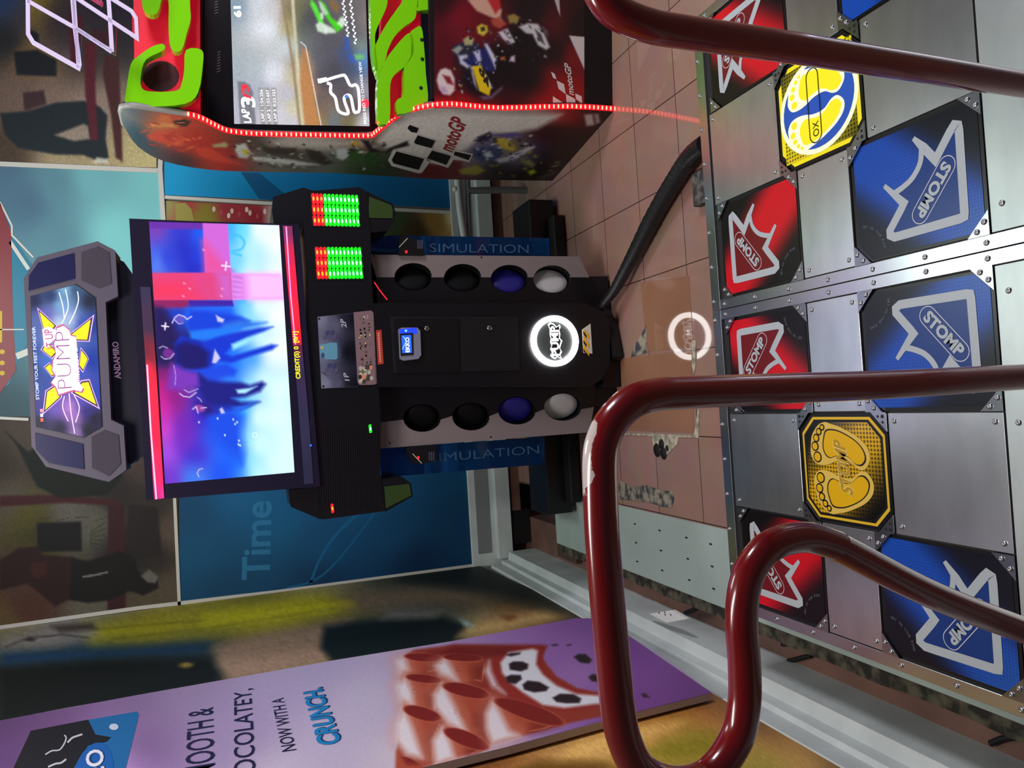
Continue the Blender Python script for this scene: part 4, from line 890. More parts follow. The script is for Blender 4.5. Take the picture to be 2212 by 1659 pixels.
for a, b, c, d in (((677, 429.6), (770.6, 433.3), (680, 476.7), (772.8, 478.8)), ((685, 545.4), (777, 546), (688, 591.6), (780, 591))):
    q = MB(); q.prism([PD.at(p, .002) for p in [(a[0]-8, a[1]-14), (b[0]+8, b[1]-14), (d[0]+8, d[1]+14), (c[0]-8, c[1]+14)]], (0, .003, 0), mat('meter_black', (10, 14, 12), .4)); o = q.build('led_meter', cab); o['label'] = 'LED level meter with red and green lights'
    for j in range(3):
        for i in range(12):
            u, v = i/11, j/2
            p = tuple((a[k]*(1-u)+b[k]*u)*(1-v)+(c[k]*(1-u)+d[k]*u)*v for k in (0, 1))
            led(LR_ if i < 3 else LG_, p, o)
led(LR_, (718, 1098), cab).scale = (.85, 1, .8); led(LG_, (800, 926), cab).scale = (.8, 1, .8)
q = MB()
for k in range(30): x = 676+k*4.9; q.prism([PD.at(p, .0025) for p in [(x, 925), (x+1.5, 925), (x+3.5, 1100), (x+2, 1100)]], (0, .002, 0), mat('grille_black', (12, 13, 20), .45))
q.build('grille', cab)
# instruction plate
q = MB(); IP = [(685, 684), (764, 676), (773, 836), (694, 840)]
q.prism([PD.at(p, .004) for p in IP], (0, .003, 0), paint((60, 64, 84), .3))
picture(q, PD, [(686, 685), (694, 839)], [(763, 677), (772, 835)], [(690,690,(120,124,146)),(698,760,(118,124,150)),(700,830,(122,126,150)),(725,700,(90,92,116)),(732,830,(84,86,110)),(745,690,(30,32,46)),(752,760,(14,16,28)),(752,830,(26,28,42)),(765,760,(12,12,22)),(720,760,(84,92,124)),(765,690,(14,14,24)),(770,830,(14,14,22))], pmat('plate_print', rough=.25), 16, 16, .0045)
ppoly(q, PD, [(708, 742), (712, 740), (728, 741), (729, 774), (724, 777), (704, 776), (692, 772), (690, 745)], paint((92, 150, 176), .3), .0052)
pellipse(q, PD, (695, 751), 3, 3.5, paint((206, 170, 80), .3), .0056); pellipse(q, PD, (697, 768), 4, 6, paint((60, 80, 120), .3), .0056)
for c, r in (((712, 724), (16, 14)), ((716, 795), (14, 14))): 
    for k in range(5): pellipse(q, PD, (c[0]-10+k*5, c[1]+(-1)**k*5), 4, 6, paint((62, 66, 104) if k % 2 else (84, 80, 112), .3), .005+k*.0002, .5)
for k in range(4): pstroke(q, PD, [(690+k*3, 800+k*2), (712+k*2, 820-k*3), (736, 822-k*4)], .8, paint((84, 88, 110), .3), .0052)
LW = paint((170, 172, 190), .3)
ptext(q, PD, '2P', (749, 708), (745, 690), (-11, 1), LW, .0054, .02, .2); ptext(q, PD, '1P', (755, 823), (751, 806), (-10, 1), LW, .0054, .02, .2)
for p in ((689, 689), (698, 835)): pellipse(q, PD, p, 2.4, 2.6, paint((50, 40, 56), .3), .0054)
q.build('instruction_plate', cab)
q = MB(); q.prism([PD.at(p, .005) for p in [(763.5, 675), (802, 671), (806, 676), (814, 828), (808, 831), (776, 832), (772, 824)]], (0, .004, 0), mat('taped_strip', (126, 104, 110), .25, coat=.4))
def lerpq(u, v): return (763.5+39*u+9*v+2*u*v, 675-4*u+157*v)
random.seed(3)
for k in range(60):
    u = random.choice((.25, .5, .72))+random.uniform(-.05, .05); v = random.uniform(.05, .74); c = random.choice([(190,176,170),(80,60,60),(60,50,52),(200,180,120),(150,110,100),(90,110,80)])
    p = lerpq(u, v); ppoly(q, PD, [p, (p[0]+3.5, p[1]-.2), (p[0]+3.8, p[1]+4), (p[0]+.2, p[1]+4)], paint(c), .0056)
for k in range(26):
    p = lerpq(random.uniform(.1, .85), random.uniform(.76, .97)); pellipse(q, PD, p, 4, 5, paint(random.choice([(180,170,160),(200,190,180),(90,110,70),(70,60,60),(210,140,110),(50,40,40)])), .0056+k*.00002)
q.build('song_strip', cab)
q = MB(); q.prism([PC.at(p, .003) for p in [(812, 713.6), (823.8, 712.5), (828.5, 786), (816, 788)]], (0, .002, 0), paint((176, 60, 46), .4))
for k in range(14): ppoly(q, PC, [(815.5+k*.3, 719+k*4.6), (819+k*.3, 719+k*4.6), (819+k*.3, 722+k*4.6), (815.5+k*.3, 722+k*4.6)], paint((226, 170, 150)), .0036)
q.build('red_label', cab)
# acrylic side flaps and card readers
ACR = mat('blue_acrylic', (20, 84, 150), .06, trans=.85, spec=.5, ior=1.3)
ET = mat('etched_lettering', (50, 84, 116), .5)
fa = solid('acrylic_flap', P105, [(850, 506), (1189, 512), (1191, 553), (800, 550), (800, 512)], .006, ACR, bevel=0, off=-.02, label='translucent blue acrylic side flap')
q = MB()
for st, o_ in (('SIMULATION', 0),):
    vs, fs = None, None
    ptext(q, P105, 'SIMULATION', (930, 543), (1145, 545), (0, -19), ET, -.018, -.005)
q.build('lettering', fa)
fb_ = solid('acrylic_flap', P105, [(822, 969), (1180, 944), (1178, 990), (1172, 1004), (826, 1032)], .006, ACR, bevel=0, off=-.02, label='translucent blue acrylic side flap')
q = MB(); ptext(q, P105, 'SIMULATION', (930, 1000), (1168, 980), (-1, -19), mat('etched_dim', (40, 78, 104), .5), -.018, -.005); q.build('lettering', fb_)
RDOT = glow((230, 20, 40), 1.2)
for pts, dot, pen in (([(862, 512), (870, 508), (908, 520), (916, 528), (917, 552), (862, 551)], (877.5, 544), [(862, 534), (880, 515)]), ([(877, 967), (941, 960), (944, 990), (937, 998), (897, 1003), (887, 997)], (903.5, 988.5), [(891, 980), (911, 1001)])):
    cr_ = solid('card_reader', P103, pts, .05, mat('reader_black', (14, 15, 18), .35), bevel=.003)
    q = MB(); pellipse(q, P103, dot, 3, 3.4, RDOT, .0015); pstroke(q, P103, pen, 1.6, paint((190, 190, 170)), .0015)
    cx = sum(p[0] for p in pts)/6; cy = sum(p[1] for p in pts)/6
    for k in range(3): ppoly(q, P103, [(cx+12+k*4.5, cy-10), (cx+15+k*4.5, cy-10), (cx+15+k*4.5, cy+9), (cx+12+k*4.5, cy+9)], paint((60, 64, 84)), .0015)
    q.build('reader_face', cr_)
# monitor ------------------------------------------------------------------
PM = PY(.96); PMf = .004
BEZ = mat('monitor_bezel', (26, 22, 44), .3, coat=.3)
mon = solid('monitor', PM, [(279, 472), (430, 478), (645, 484), (652, 560), (662, 700), (692, 1051), (500, 1066), (316, 1081)], .14, BEZ, bevel=.004, label='wide monitor glowing blue and red')
SCN = pmat('screen_picture', emit=1.12, rough=.2)
SCP = [(330,495,(120,60,180)),(400,490,(50,50,200)),(430,500,(20,90,240)),(340,570,(90,130,240)),(330,560,(60,100,230)),(360,560,(40,60,210)),(400,540,(30,40,190)),(430,560,(24,60,220)),(420,580,(28,36,190)),(500,500,(60,170,250)),(520,500,(100,215,255)),(540,540,(180,235,255)),(560,500,(235,245,255)),(600,520,(244,250,255)),(600,600,(240,248,255)),(510,560,(110,205,255)),(540,590,(200,240,255)),(520,640,(40,150,250)),(530,660,(120,210,255)),(560,660,(225,245,255)),(600,680,(246,252,255)),(610,750,(242,252,255)),(340,680,(30,30,110)),(350,700,(34,28,100)),(380,680,(20,60,200)),(440,670,(24,120,240)),(490,680,(26,110,240)),(400,740,(26,22,110)),(440,700,(14,100,235)),(500,700,(20,100,240)),(350,740,(50,30,110)),(540,700,(130,215,255)),(560,730,(200,240,255)),(470,740,(10,60,220)),(500,780,(14,110,250)),(540,770,(60,150,250)),(590,760,(236,246,255)),(350,800,(120,20,110)),(345,840,(190,20,130)),(350,880,(210,30,160)),(380,860,(140,20,130)),(400,820,(110,40,170)),(352,930,(200,60,200)),(360,980,(160,70,220)),(362,1030,(110,50,200)),(400,920,(110,30,180)),(420,980,(60,40,200)),(420,1030,(60,120,235)),(440,900,(60,30,190)),(400,960,(110,40,190)),(460,940,(30,80,230)),(490,960,(14,90,245)),(500,1000,(10,90,245)),(510,900,(20,100,245)),(480,860,(24,60,220)),(440,850,(36,30,150)),(522,880,(60,180,250)),(530,940,(140,220,255)),(520,1000,(24,110,245)),(540,1000,(150,230,255)),(560,900,(220,250,255)),(600,900,(220,255,255)),(620,960,(215,250,255)),(560,960,(210,250,255)),(600,1000,(215,250,255)),(630,1015,(215,245,255)),(540,840,(150,225,255)),(570,820,(200,240,255)),(500,830,(40,120,240)),(480,1020,(20,80,235)),(560,1020,(190,240,255)),(460,820,(20,70,220)),(600,840,(220,248,255))]
CV = Canvas(PM, [(322, 479), (357, 1045)], [(603, 487), (636, 1020)], SCP, 300, 170)
def E(c, e=1.15): return glow(c, e)
def sp(pts, c, o=.0036, e=1.15, soft=None): CV.poly(pts, c, soft or 5.0)
sp([(318, 476), (438, 476), (440, 496), (318, 494)], (104, 44, 170), soft=2)
sp([(437, 470), (491, 470), (499, 592), (443, 592)], (206, 100, 214), soft=1.5); sp([(438, 520), (450, 530), (492, 582), (499, 600), (443, 600)], (228, 80, 160), soft=12)
sp([(320, 590), (443, 589), (500, 590), (502, 648), (320, 649)], (222, 66, 130), soft=1.5); sp([(310, 604), (400, 606), (430, 650), (310, 655)], (240, 54, 96), soft=22)
sp([(468, 588), (502, 588), (504, 650), (478, 650)], (206, 96, 196), soft=12)
sp([(500, 590), (606, 592), (612, 647), (502, 648)], (226, 140, 232), soft=1.5); sp([(534, 590), (616, 590), (619, 648), (538, 649)], (250, 190, 252), soft=10)
for k in range(5): sp([(503, 594+k*11), (520-k*2, 598+k*11), (524, 602+k*10), (503, 600+k*11)], (190, 110, 214), soft=3)
sp([(320, 649), (407, 649), (410, 664), (320, 665)], (140, 30, 96), soft=1.5); sp([(407, 649), (502, 649), (505, 662), (410, 664)], (60, 26, 160), soft=1.5)
# circle and band at the top right of the picture
CV.line([(v.x, v.y) for v in smooth_path([(498, 520), (506, 508), (520, 512), (528, 524), (522, 538), (508, 542), (500, 544), (506, 548), (520, 552)], 4)], 4, (60, 186, 246), 5)
# dancers: dark figures against bright haze
DK1, DK2, DK3 = (22, 12, 84), (12, 26, 120), (6, 66, 226)
sp([(334, 664), (350, 666), (376, 700), (384, 730), (402, 745), (400, 772), (360, 792), (334, 790)], (30, 16, 84), soft=10)
sp([(404, 664), (500, 664), (506, 700), (470, 712), (412, 716), (396, 690)], (20, 90, 236), soft=8)
sp([(412, 672), (440, 672), (520, 684), (540, 694), (520, 706), (440, 712), (412, 716), (404, 700)], (10, 62, 216), soft=5)
sp([(520, 690), (548, 696), (576, 697), (556, 704), (530, 710), (480, 716), (480, 700)], (40, 110, 226), soft=6)
sp([(410, 716), (450, 712), (500, 706), (520, 702), (520, 712), (450, 734), (412, 734)], (26, 120, 240), soft=4)
sp([(376, 742), (392, 726), (440, 740), (476, 728), (520, 716), (560, 708), (590, 706), (570, 716), (536, 728), (504, 744), (486, 764), (500, 770), (540, 758), (586, 744), (600, 746), (588, 756), (540, 770), (500, 784), (470, 780), (450, 800), (400, 806), (380, 790)], (8, 50, 206), soft=4)
sp([(376, 746), (400, 736), (430, 744), (452, 762), (450, 796), (430, 806), (400, 802), (378, 784)], (20, 14, 104), soft=8)
sp([(500, 744), (530, 732), (552, 728), (530, 744), (504, 756)], (150, 226, 252), soft=4)
sp([(400, 800), (440, 796), (490, 786), (512, 800), (506, 812), (470, 814), (430, 808)], (20, 70, 226), soft=5)
sp([(428, 806), (450, 822), (480, 826), (520, 826), (540, 832), (566, 824), (574, 830), (562, 846), (530, 858), (500, 860), (520, 868), (562, 868), (540, 878), (520, 884), (470, 890), (444, 866), (428, 836)], (20, 22, 128), soft=5)
sp([(510, 842), (540, 838), (556, 834), (530, 850), (514, 850)], (170, 230, 250), soft=3)
sp([(500, 880), (530, 874), (556, 866), (530, 884), (512, 892)], (30, 100, 230), soft=4)
sp([(440, 886), (500, 882), (522, 900), (524, 980), (520, 1000), (480, 960), (450, 920)], (16, 74, 228), soft=14)
sp([(424, 870), (450, 866), (470, 890), (440, 900)], (34, 20, 130), soft=8)
sp([(372, 786), (392, 796), (424, 806), (430, 832), (400, 842), (362, 840), (366, 810)], (120, 50, 184), soft=8)
CV.ell((388, 690), 13, 10, (90, 80, 190), .3); CV.ell((364, 764), 15, 13, (110, 40, 140), .3); CV.ell((410, 842), 15, 12, (110, 50, 170), .3); CV.ell((432, 882), 14, 9, (150, 60, 160), .3)
lc = (206, 190, 240)
for pts, w in (([(372, 698), (378, 686), (386, 680), (398, 684), (404, 690), (414, 684)], 2.6), ([(376, 690), (386, 700), (396, 698)], 1.6), ([(344, 752), (352, 748), (362, 752)], 1.8), ([(348, 770), (356, 776), (368, 774), (376, 764)], 1.8), ([(388, 850), (396, 856), (410, 858), (424, 848)], 2.4), ([(398, 842), (408, 848), (428, 840)], 1.6), ([(416, 884), (424, 878), (428, 892)], 2.4), ([(434, 882), (446, 880)], 2), ([(430, 1030), (426, 1022), (430, 1014), (438, 1012)], 2), ([(426, 858), (432, 862), (436, 868)], 1.6), ([(376, 790), (380, 812), (378, 832)], 1.2)): CV.line(pts, w, lc, 1.6)
for pts in ([(466, 680), (476, 686), (485, 690), (481, 697), (470, 695)], [(458, 784), (464, 754), (473, 768), (476, 774), (466, 785)], [(474, 884), (480, 880), (486, 892), (478, 894)]): sp(pts, (200, 196, 244), soft=2)
for c in ((488, 575), (357, 705)):
    k_ = .8 if c[0] < 400 else 1
    CV.line([(c[0]-9*k_, c[1]-k_), (c[0]+9*k_, c[1]+k_)], 3, (244, 232, 255), 1.2); CV.line([(c[0]+k_, c[1]-9*k_), (c[0]-k_, c[1]+9*k_)], 3, (244, 232, 255), 1.2)
CV.line([(550+5*math.cos(a*.5), 940+5*math.sin(a*.5)) for a in range(13)], 1.6, (240, 255, 252), 1.2)
for p in [(504, 906), (508, 916), (512, 912), (515, 960), (519, 962), (516, 952), (486, 940), (430, 912), (470, 904), (600, 900)]: CV.ell(p, 2.4, 3.4, (206, 226, 255), 0, .5)
for p in [(398, 612), (410, 624), (396, 640), (480, 624), (478, 640), (440, 540)]: CV.ell(p, 5, 3, (246, 150, 200), .6, .8)
q = MB(); CV.put(q, SCN, .003)
scr = q.build('screen', mon); scr['label'] = 'video picture of dancers in blue haze with a red cross shape'
# red light bars over and under the picture
q = MB()
picture(q, PM, [(303, 620), (316, 800), (333, 1079)], [(325, 620), (338, 800), (355, 1076)], [(310,620,(44,36,76)),(325,700,(56,34,70)),(315,760,(120,20,50)),(330,780,(150,20,50)),(320,800,(255,20,60)),(335,860,(255,24,70)),(330,950,(255,16,70)),(345,1000,(255,24,90)),(340,1030,(250,20,100)),(330,1076,(170,10,80)),(352,1070,(240,40,150))], pmat('bar_light', emit=1.1), 30, 6, .004)
pstroke(q, PM, [(318, 788), (326, 930), (338, 1078)], 3.4, E((255, 150, 200), 1.4), .0048)
q.build('upper_light_bar', mon); q = MB()
picture(q, PM, [(611, 488), (620, 600), (633, 745)], [(631, 489), (640, 600), (652, 745)], [(615,490,(150,40,90)),(630,500,(120,40,90)),(620,540,(230,24,70)),(632,600,(255,20,70)),(628,680,(255,30,60)),(645,720,(255,16,50)),(640,745,(190,20,60)),(615,520,(160,40,100))], pmat('bar_light'), 30, 6, .004)
pstroke(q, PM, [(618, 490), (628, 640), (638, 744)], 2.6, E((255, 130, 190), 1.4), .0048)
picture(q, PM, [(633, 745), (644, 870), (657, 1046)], [(652, 745), (664, 870), (677, 1044)], [(640,750,(130,30,90)),(648,800,(60,44,90)),(650,900,(50,48,92)),(665,1040,(40,40,80)),(640,780,(80,50,110))], pmat('bar_light_dim', emit=.6), 20, 6, .004)
ptext(q, PM, 'CREDIT(S) 0  [0/1]', (652, 818), (645, 716), (-13, 0.5), E((236, 226, 10), 1.1), .006, .02)
q.build('credit_bar', mon)
q = MB(); q.tube([PM.at((668, 955), -.03), PM.at((672, 990), -.03), PM.at((676, 1020), -.03)], .0035, glow((20, 90, 130), .5), 8); q.lathe(PM.at((671, 962), .002), (0, -1, 0), [(.005, 0), (.003, .004), (.0001, .005)], glow((20, 90, 255), 1.5), 12); q.build('status_lamp', mon)
# marquee ------------------------------------------------------------------
PQ = PY(.95)
FRM = mat('marquee_frame', (80, 76, 92), .5); LAMPB = mat('marquee_lamp_blue', (14, 18, 64), .4, emit=.06, ec=(16, 24, 120))
PK = PY(1.0)
solid('marquee_neck', PK, [(228, 652), (255, 640), (257, 560), (268, 566), (292, 600), (296, 760), (320, 985), (295, 990), (282, 1004), (262, 925), (240, 907)], .2, mat('neck_black', (14, 13, 34), .4), bevel=.004)
mq = solid('marquee', PQ, [(51, 602), (80, 556), (211, 521), (249, 541), (255, 640), (228, 653), (240, 907), (267, 920), (273, 1015), (235, 1041), (99, 1008), (68, 963), (62, 800)], .13, FRM, bevel=.004, label='hexagonal grey marquee with a lit sign and dark lamps')
for pts in ([(83, 568), (160, 547), (162, 602), (62, 628), (63, 596)], [(76, 935), (179, 959), (182, 1014), (106, 1000), (78, 971)]): solid('lamp_panel', PQ, pts, .004, LAMPB, mq, 0, off=.004, label='dark blue lamp panel')
for pts in ([(176, 545), (211, 533), (236, 546), (241, 612), (215, 622), (176, 604)], [(198, 943), (225, 929), (256, 940), (261, 1002), (236, 1028), (199, 1010)]):
    solid('speaker_grille', PQ, pts, .004, mat('grille_grey', (58, 54, 66), .8, bump=((300, 300, 300), .5, .002)), mq, 0, off=.003)
sg_ = [(66, 640), (164, 614), (206, 643), (221, 922), (182, 945), (78, 922)]
q = MB(); q.prism([PQ.at(p, .003) for p in sg_], (0, .003, 0), BLK)
picture(q, PQ, [(67, 640), (164, 615), (206, 644)], [(79, 921), (182, 944), (220, 921)], [(75,650,(30,40,80)),(110,640,(40,60,110)),(140,625,(130,180,220)),(132,660,(130,180,230)),(165,625,(60,90,130)),(195,650,(26,36,60)),(205,700,(30,60,150)),(80,700,(90,110,180)),(75,760,(60,90,170)),(70,800,(30,60,130)),(100,680,(110,110,200)),(100,780,(60,110,210)),(130,700,(200,220,250)),(150,690,(180,200,240)),(180,700,(60,90,190)),(200,780,(20,60,170)),(210,850,(40,70,190)),(120,760,(190,200,250)),(170,800,(70,90,200)),(95,830,(50,80,170)),(90,880,(60,60,150)),(82,915,(16,20,50)),(120,880,(120,90,200)),(150,880,(190,130,220)),(160,900,(170,120,200)),(165,935,(150,120,180)),(130,925,(24,24,60)),(190,890,(50,40,130)),(205,905,(20,20,50)),(180,860,(90,80,200)),(190,930,(16,16,40))], pmat('marquee_picture', emit=.95, rough=.3), 24, 30, .004)
def S(pts, c, o, e=1.0): ppoly(q, PQ, pts, glow(c, e), o)
for pts in ([(85, 672), (120, 704), (100, 730)], [(92, 756), (102, 740), (122, 760), (112, 772)], [(98, 794), (108, 786), (124, 806), (112, 812)], [(97, 888), (102, 846), (132, 826), (130, 858)], [(198, 688), (190, 735), (160, 734), (148, 728)], [(210, 876), (160, 848), (178, 826), (192, 824)], [(176, 756), (186, 768), (190, 776), (180, 800), (172, 790)]):
    cx = sum(p[0] for p in pts)/len(pts); cy = sum(p[1] for p in pts)/len(pts)
    S([(cx+(p[0]-cx)*1.26, cy+(p[1]-cy)*1.26) for p in pts], (176, 140, 210), .0046); S([(cx+(p[0]-cx)*1.12, cy+(p[1]-cy)*1.12) for p in pts], (40, 34, 50), .005); S([(cx+(p[0]-cx)*.92, cy+(p[1]-cy)*.92) for p in pts], (250, 210, 10), .0054)
LGO = [(128, 852), (122, 836), (112, 826), (122, 812), (114, 800), (116, 780), (122, 764), (118, 742), (126, 724), (124, 710), (138, 704), (150, 714), (154, 726), (164, 728), (166, 760), (170, 800), (170, 824), (180, 838), (176, 846), (160, 842), (146, 846)]
S([(146+(p[0]-146)*1.08, 778+(p[1]-778)*1.05) for p in LGO], (150, 60, 100), .0058); S(LGO, (244, 226, 250), .0062, 1.0)
ptext(q, PQ, 'PUMP', (156, 838), (150, 716), (-30, 2), glow((110, 50, 110), .7), .0066, -.025)
S([(92, 712), (104, 706), (128, 716), (126, 728), (108, 742), (104, 754), (96, 748)], (240, 190, 236), .0064)
ptext(q, PQ, 'IT UP', (119, 752), (113, 711), (-17, 2), glow((130, 30, 80), 1), .0068, .0)
ptext(q, PQ, '20TH ANNIVERSARY EDITION', (175, 836), (166, 728), (-9, .6), glow((250, 210, 240), 1.1), .0068, .02)
ptext(q, PQ, 'STOMP YOUR FEET FOREVER', (86, 863), (77, 706), (-7, .8), glow((170, 190, 230), .9), .0064, .01)
for k in range(3): S([(87+k*.5, 884+k*10), (93+k*.5, 883+k*10), (94+k*.5, 890+k*10), (88+k*.5, 891+k*10)], [(200, 120, 130), (190, 190, 200), (220, 80, 50)][k], .0062)
for pth in ([(140, 690), (136, 660), (128, 632)], [(150, 700), (162, 676), (170, 650), (168, 630)], [(134, 700), (148, 664), (142, 625)]): pstroke(q, PQ, smooth_path(pth, 5), 2.0, glow((190, 220, 250), 1.1), .0056)
for pth in ([(150, 850), (154, 890), (162, 936)], [(140, 856), (136, 880), (148, 910)], [(160, 852), (172, 880), (164, 912)]): pstroke(q, PQ, smooth_path(pth, 5), 2.0, glow((226, 170, 236), 1.1), .0056)
q.build('lit_sign', mq)
q = MB(); ptext(q, PK, 'ANDAMIRO', (262, 818), (256, 738), (-14, 1), mat('maker_letters', (190, 160, 200), .5), .002, .03); q.build('lettering', cab)
# ================================================================== THE RACING CABINET
G0 = V3((1.026, .926, 0)); DS = V3((-.14, .99, 0)).normalized(); ET_ = V3((.98, -.12, 0)).normalized()
NS = V3((-DS.y, DS.x, 0)); NF = V3((ET_.y, -ET_.x, 0))
PSd = Plane(G0, NS)
def PF(s): return Plane(G0+DS*s, NF)
rac = thing('racing_arcade_cabinet', (1.3, 1.2, 0), 'racing arcade cabinet with red lit side edge, lime green trim and a bright screen', 'arcade machine')
FRONT = [(1325, 240), (1230, 235), (1100, 238), (1040, 236), (975, 230), (930, 233), (880, 245), (850, 262), (815, 290), (795, 298), (700, 297), (600, 295), (540, 293), (490, 287), (460, 274), (430, 259), (405, 252), (330, 240), (285, 234), (264, 236)]
REAR = [(1195, 390), (1100, 389), (1000, 388), (900, 384), (800, 378), (700, 373), (560, 371), (450, 366), (355, 348), (300, 318), (272, 280), (262, 255), (264, 236)]
FR_S = [(v.x, v.y) for v in smooth_path(FRONT, 3)]; RE_S = [(v.x, v.y) for v in smooth_path(REAR, 3)]
q = MB(); q.prism([PSd.at(p) for p in FR_S+RE_S[::-1][1:]], -NS*.03, mat('side_core', (20, 18, 20), .5)); sd = q.build('side_panel', rac)
SP = [(300,245,(60,90,110)),(270,250,(150,150,150)),(290,280,(50,80,100)),(330,258,(190,96,60)),(340,272,(210,130,80)),(350,300,(206,80,60)),(330,315,(60,80,96)),(380,300,(196,60,46)),(400,270,(190,70,50)),(440,300,(180,40,36)),(430,330,(190,60,44)),(400,345,(40,44,60)),(480,330,(170,40,40)),(470,350,(190,60,44)),(500,350,(170,36,40)),(470,290,(160,60,46)),(520,300,(90,60,50)),(560,340,(110,110,104)),(560,310,(60,50,46)),(600,310,(170,160,150)),(600,345,(70,66,60)),(640,330,(60,52,46)),(640,308,(180,168,156)),(700,310,(180,170,160)),(690,345,(90,96,84)),(740,330,(110,112,110)),(760,350,(50,76,40)),(770,310,(150,120,90)),(800,340,(60,90,50)),(800,312,(90,40,40)),(600,365,(120,120,110)),(700,366,(110,116,108)),(800,370,(40,60,36)),
 (830,300,(190,184,176)),(880,270,(190,186,180)),(950,250,(186,180,172)),(1000,290,(180,176,168)),(1100,250,(176,166,158)),(1060,270,(180,172,164)),(1180,250,(180,160,150)),(900,330,(180,176,170)),(860,345,(30,40,30)),(930,370,(120,30,34)),(985,370,(110,30,34)),(1000,350,(150,140,140)),(1040,300,(80,70,110)),(1060,330,(70,80,130)),(1100,320,(150,140,70)),(1120,350,(110,110,130)),(1080,370,(24,24,26)),(1150,310,(60,50,90)),(1170,290,(70,20,26)),(1200,280,(40,16,18)),(1220,250,(170,12,16)),(1280,255,(60,14,16)),(1240,310,(30,14,14)),(1200,350,(20,14,14)),(1150,370,(24,20,20)),(1300,260,(26,12,12)),(1130,385,(30,26,26))]
CV = Canvas(PSd, FR_S, RE_S, SP, 420, 64, 4)
p_ = lambda pts, c, o=.002, soft=3.0: CV.poly(pts, c, soft)
# flag emblem and name
WH, BKp, RDp = (206, 204, 200), (14, 14, 15), (140, 34, 42)
# riders, in simple shapes
CV.poly([(815, 305), (850, 272), (900, 250), (960, 242), (1040, 246), (1130, 248), (1215, 246), (1160, 278), (1100, 288), (1060, 286), (1030, 300), (1010, 320), (960, 350), (900, 360), (840, 322)], (214, 210, 204), 6); CV.poly([(640, 300), (800, 302), (800, 314), (700, 322), (640, 318), (580, 306)], (190, 182, 172), 6, .7)
p_([(905, 366), (925, 352), (968, 364), (978, 346), (998, 350), (994, 380), (908, 377)], (110, 26, 32), 0, 3)
for pts, c in (([(476, 309), (486, 306), (492, 312), (490, 318), (462, 318), (458, 312)], (170, 160, 110)), ([(510, 312), (530, 309), (542, 330), (534, 342), (516, 340), (508, 324)], (196, 196, 190)), ([(523, 322), (536, 325), (538, 333), (528, 333)], (200, 180, 30)), ([(560, 308), (580, 318), (640, 320), (640, 332), (590, 334), (570, 326)], (60, 52, 46)), ([(545, 338), (600, 340), (640, 346), (690, 356), (640, 358), (580, 350), (548, 346)], (196, 200, 194)), ([(660, 322), (690, 326), (720, 352), (700, 356), (670, 344)], (56, 48, 42)), ([(726, 322), (748, 320), (756, 336), (740, 346), (728, 340)], (190, 196, 196)), ([(756, 322), (776, 320), (788, 334), (770, 350), (752, 340)], (50, 84, 40)), ([(788, 330), (806, 326), (822, 352), (806, 362), (786, 348)], (40, 74, 34)), ([(760, 306), (774, 306), (776, 314), (758, 314)], (196, 150, 40)), ([(780, 302), (796, 304), (806, 320), (832, 330), (840, 320), (880, 304), (884, 314), (850, 322), (840, 330), (800, 328)], (24, 20, 22)),
    ([(1030, 296), (1046, 290), (1058, 284), (1064, 292), (1056, 304), (1036, 306)], (40, 34, 60)), ([(1064, 300), (1092, 296), (1114, 320), (1108, 326), (1080, 318)], (186, 166, 60)), ([(1020, 322), (1060, 312), (1084, 324), (1080, 340), (1040, 350), (1022, 336)], (56, 70, 110)), ([(1045, 330), (1058, 326), (1066, 338), (1052, 344)], (190, 200, 210)), ([(1070, 344), (1100, 336), (1150, 312), (1156, 318), (1110, 346), (1078, 352)], (186, 186, 200)), ([(1064, 290), (1110, 286), (1130, 290), (1126, 298), (1080, 296)], (90, 80, 140)), ([(990, 366), (1030, 356), (1048, 368), (1030, 378), (996, 376)], (170, 160, 60)), ([(1124, 342), (1140, 342), (1156, 356), (1150, 362), (1130, 352)], (130, 130, 80)), ([(1140, 370), (1152, 366), (1158, 372), (1146, 378)], (190, 200, 40)), ([(1160, 384), (1200, 368), (1204, 372), (1168, 388)], (70, 60, 64))): p_(pts, c, .0024)
p_([(1262, 247), (1280, 246), (1284, 270), (1267, 272)], (190, 176, 172)); p_([(1284, 246), (1292, 245), (1296, 264), (1288, 268)], (180, 160, 160))
for pts, c in (([(340, 258), (348, 248), (366, 250), (372, 262), (352, 264)], (206, 110, 66)), ([(318, 268), (350, 264), (390, 268), (384, 276), (322, 273)], (216, 140, 84)), ([(316, 292), (340, 282), (380, 286), (400, 300), (392, 316), (350, 308), (324, 302)], (214, 80, 60)), ([(352, 292), (378, 288), (386, 300), (366, 306)], (190, 60, 50)), ([(374, 262), (396, 256), (412, 262), (404, 272), (380, 272)], (50, 44, 44)), ([(422, 320), (450, 318), (500, 346), (528, 356), (470, 350), (430, 336)], (206, 66, 50))): p_(pts, c, .0022)
random.seed(11)
def flecks(cv, box, n, cols, sz=(3, 9), rot=.3):
    for _ in range(n):
        x = random.uniform(box[0], box[2]); y = random.uniform(box[1], box[3]); cv.ell((x, y), random.uniform(*sz), random.uniform(1.5, 4), random.choice(cols), rot+random.uniform(-.6, .6), .5, .8)
flecks(CV, (500, 304, 830, 366), 70, [(190,194,188),(50,46,44),(30,30,30),(60,90,50),(150,150,146),(90,84,78)])
flecks(CV, (1020, 290, 1160, 345), 46, [(60,60,120),(30,30,60),(180,180,200),(150,140,60),(20,20,26),(100,90,140)])
flecks(CV, (1060, 345, 1240, 384), 34, [(20,18,20),(60,56,50),(130,120,60),(30,26,30),(90,84,84)])
flecks(CV, (310, 255, 440, 330), 16, [(224,100,66),(180,60,44),(210,90,60)], (6, 18), .1)
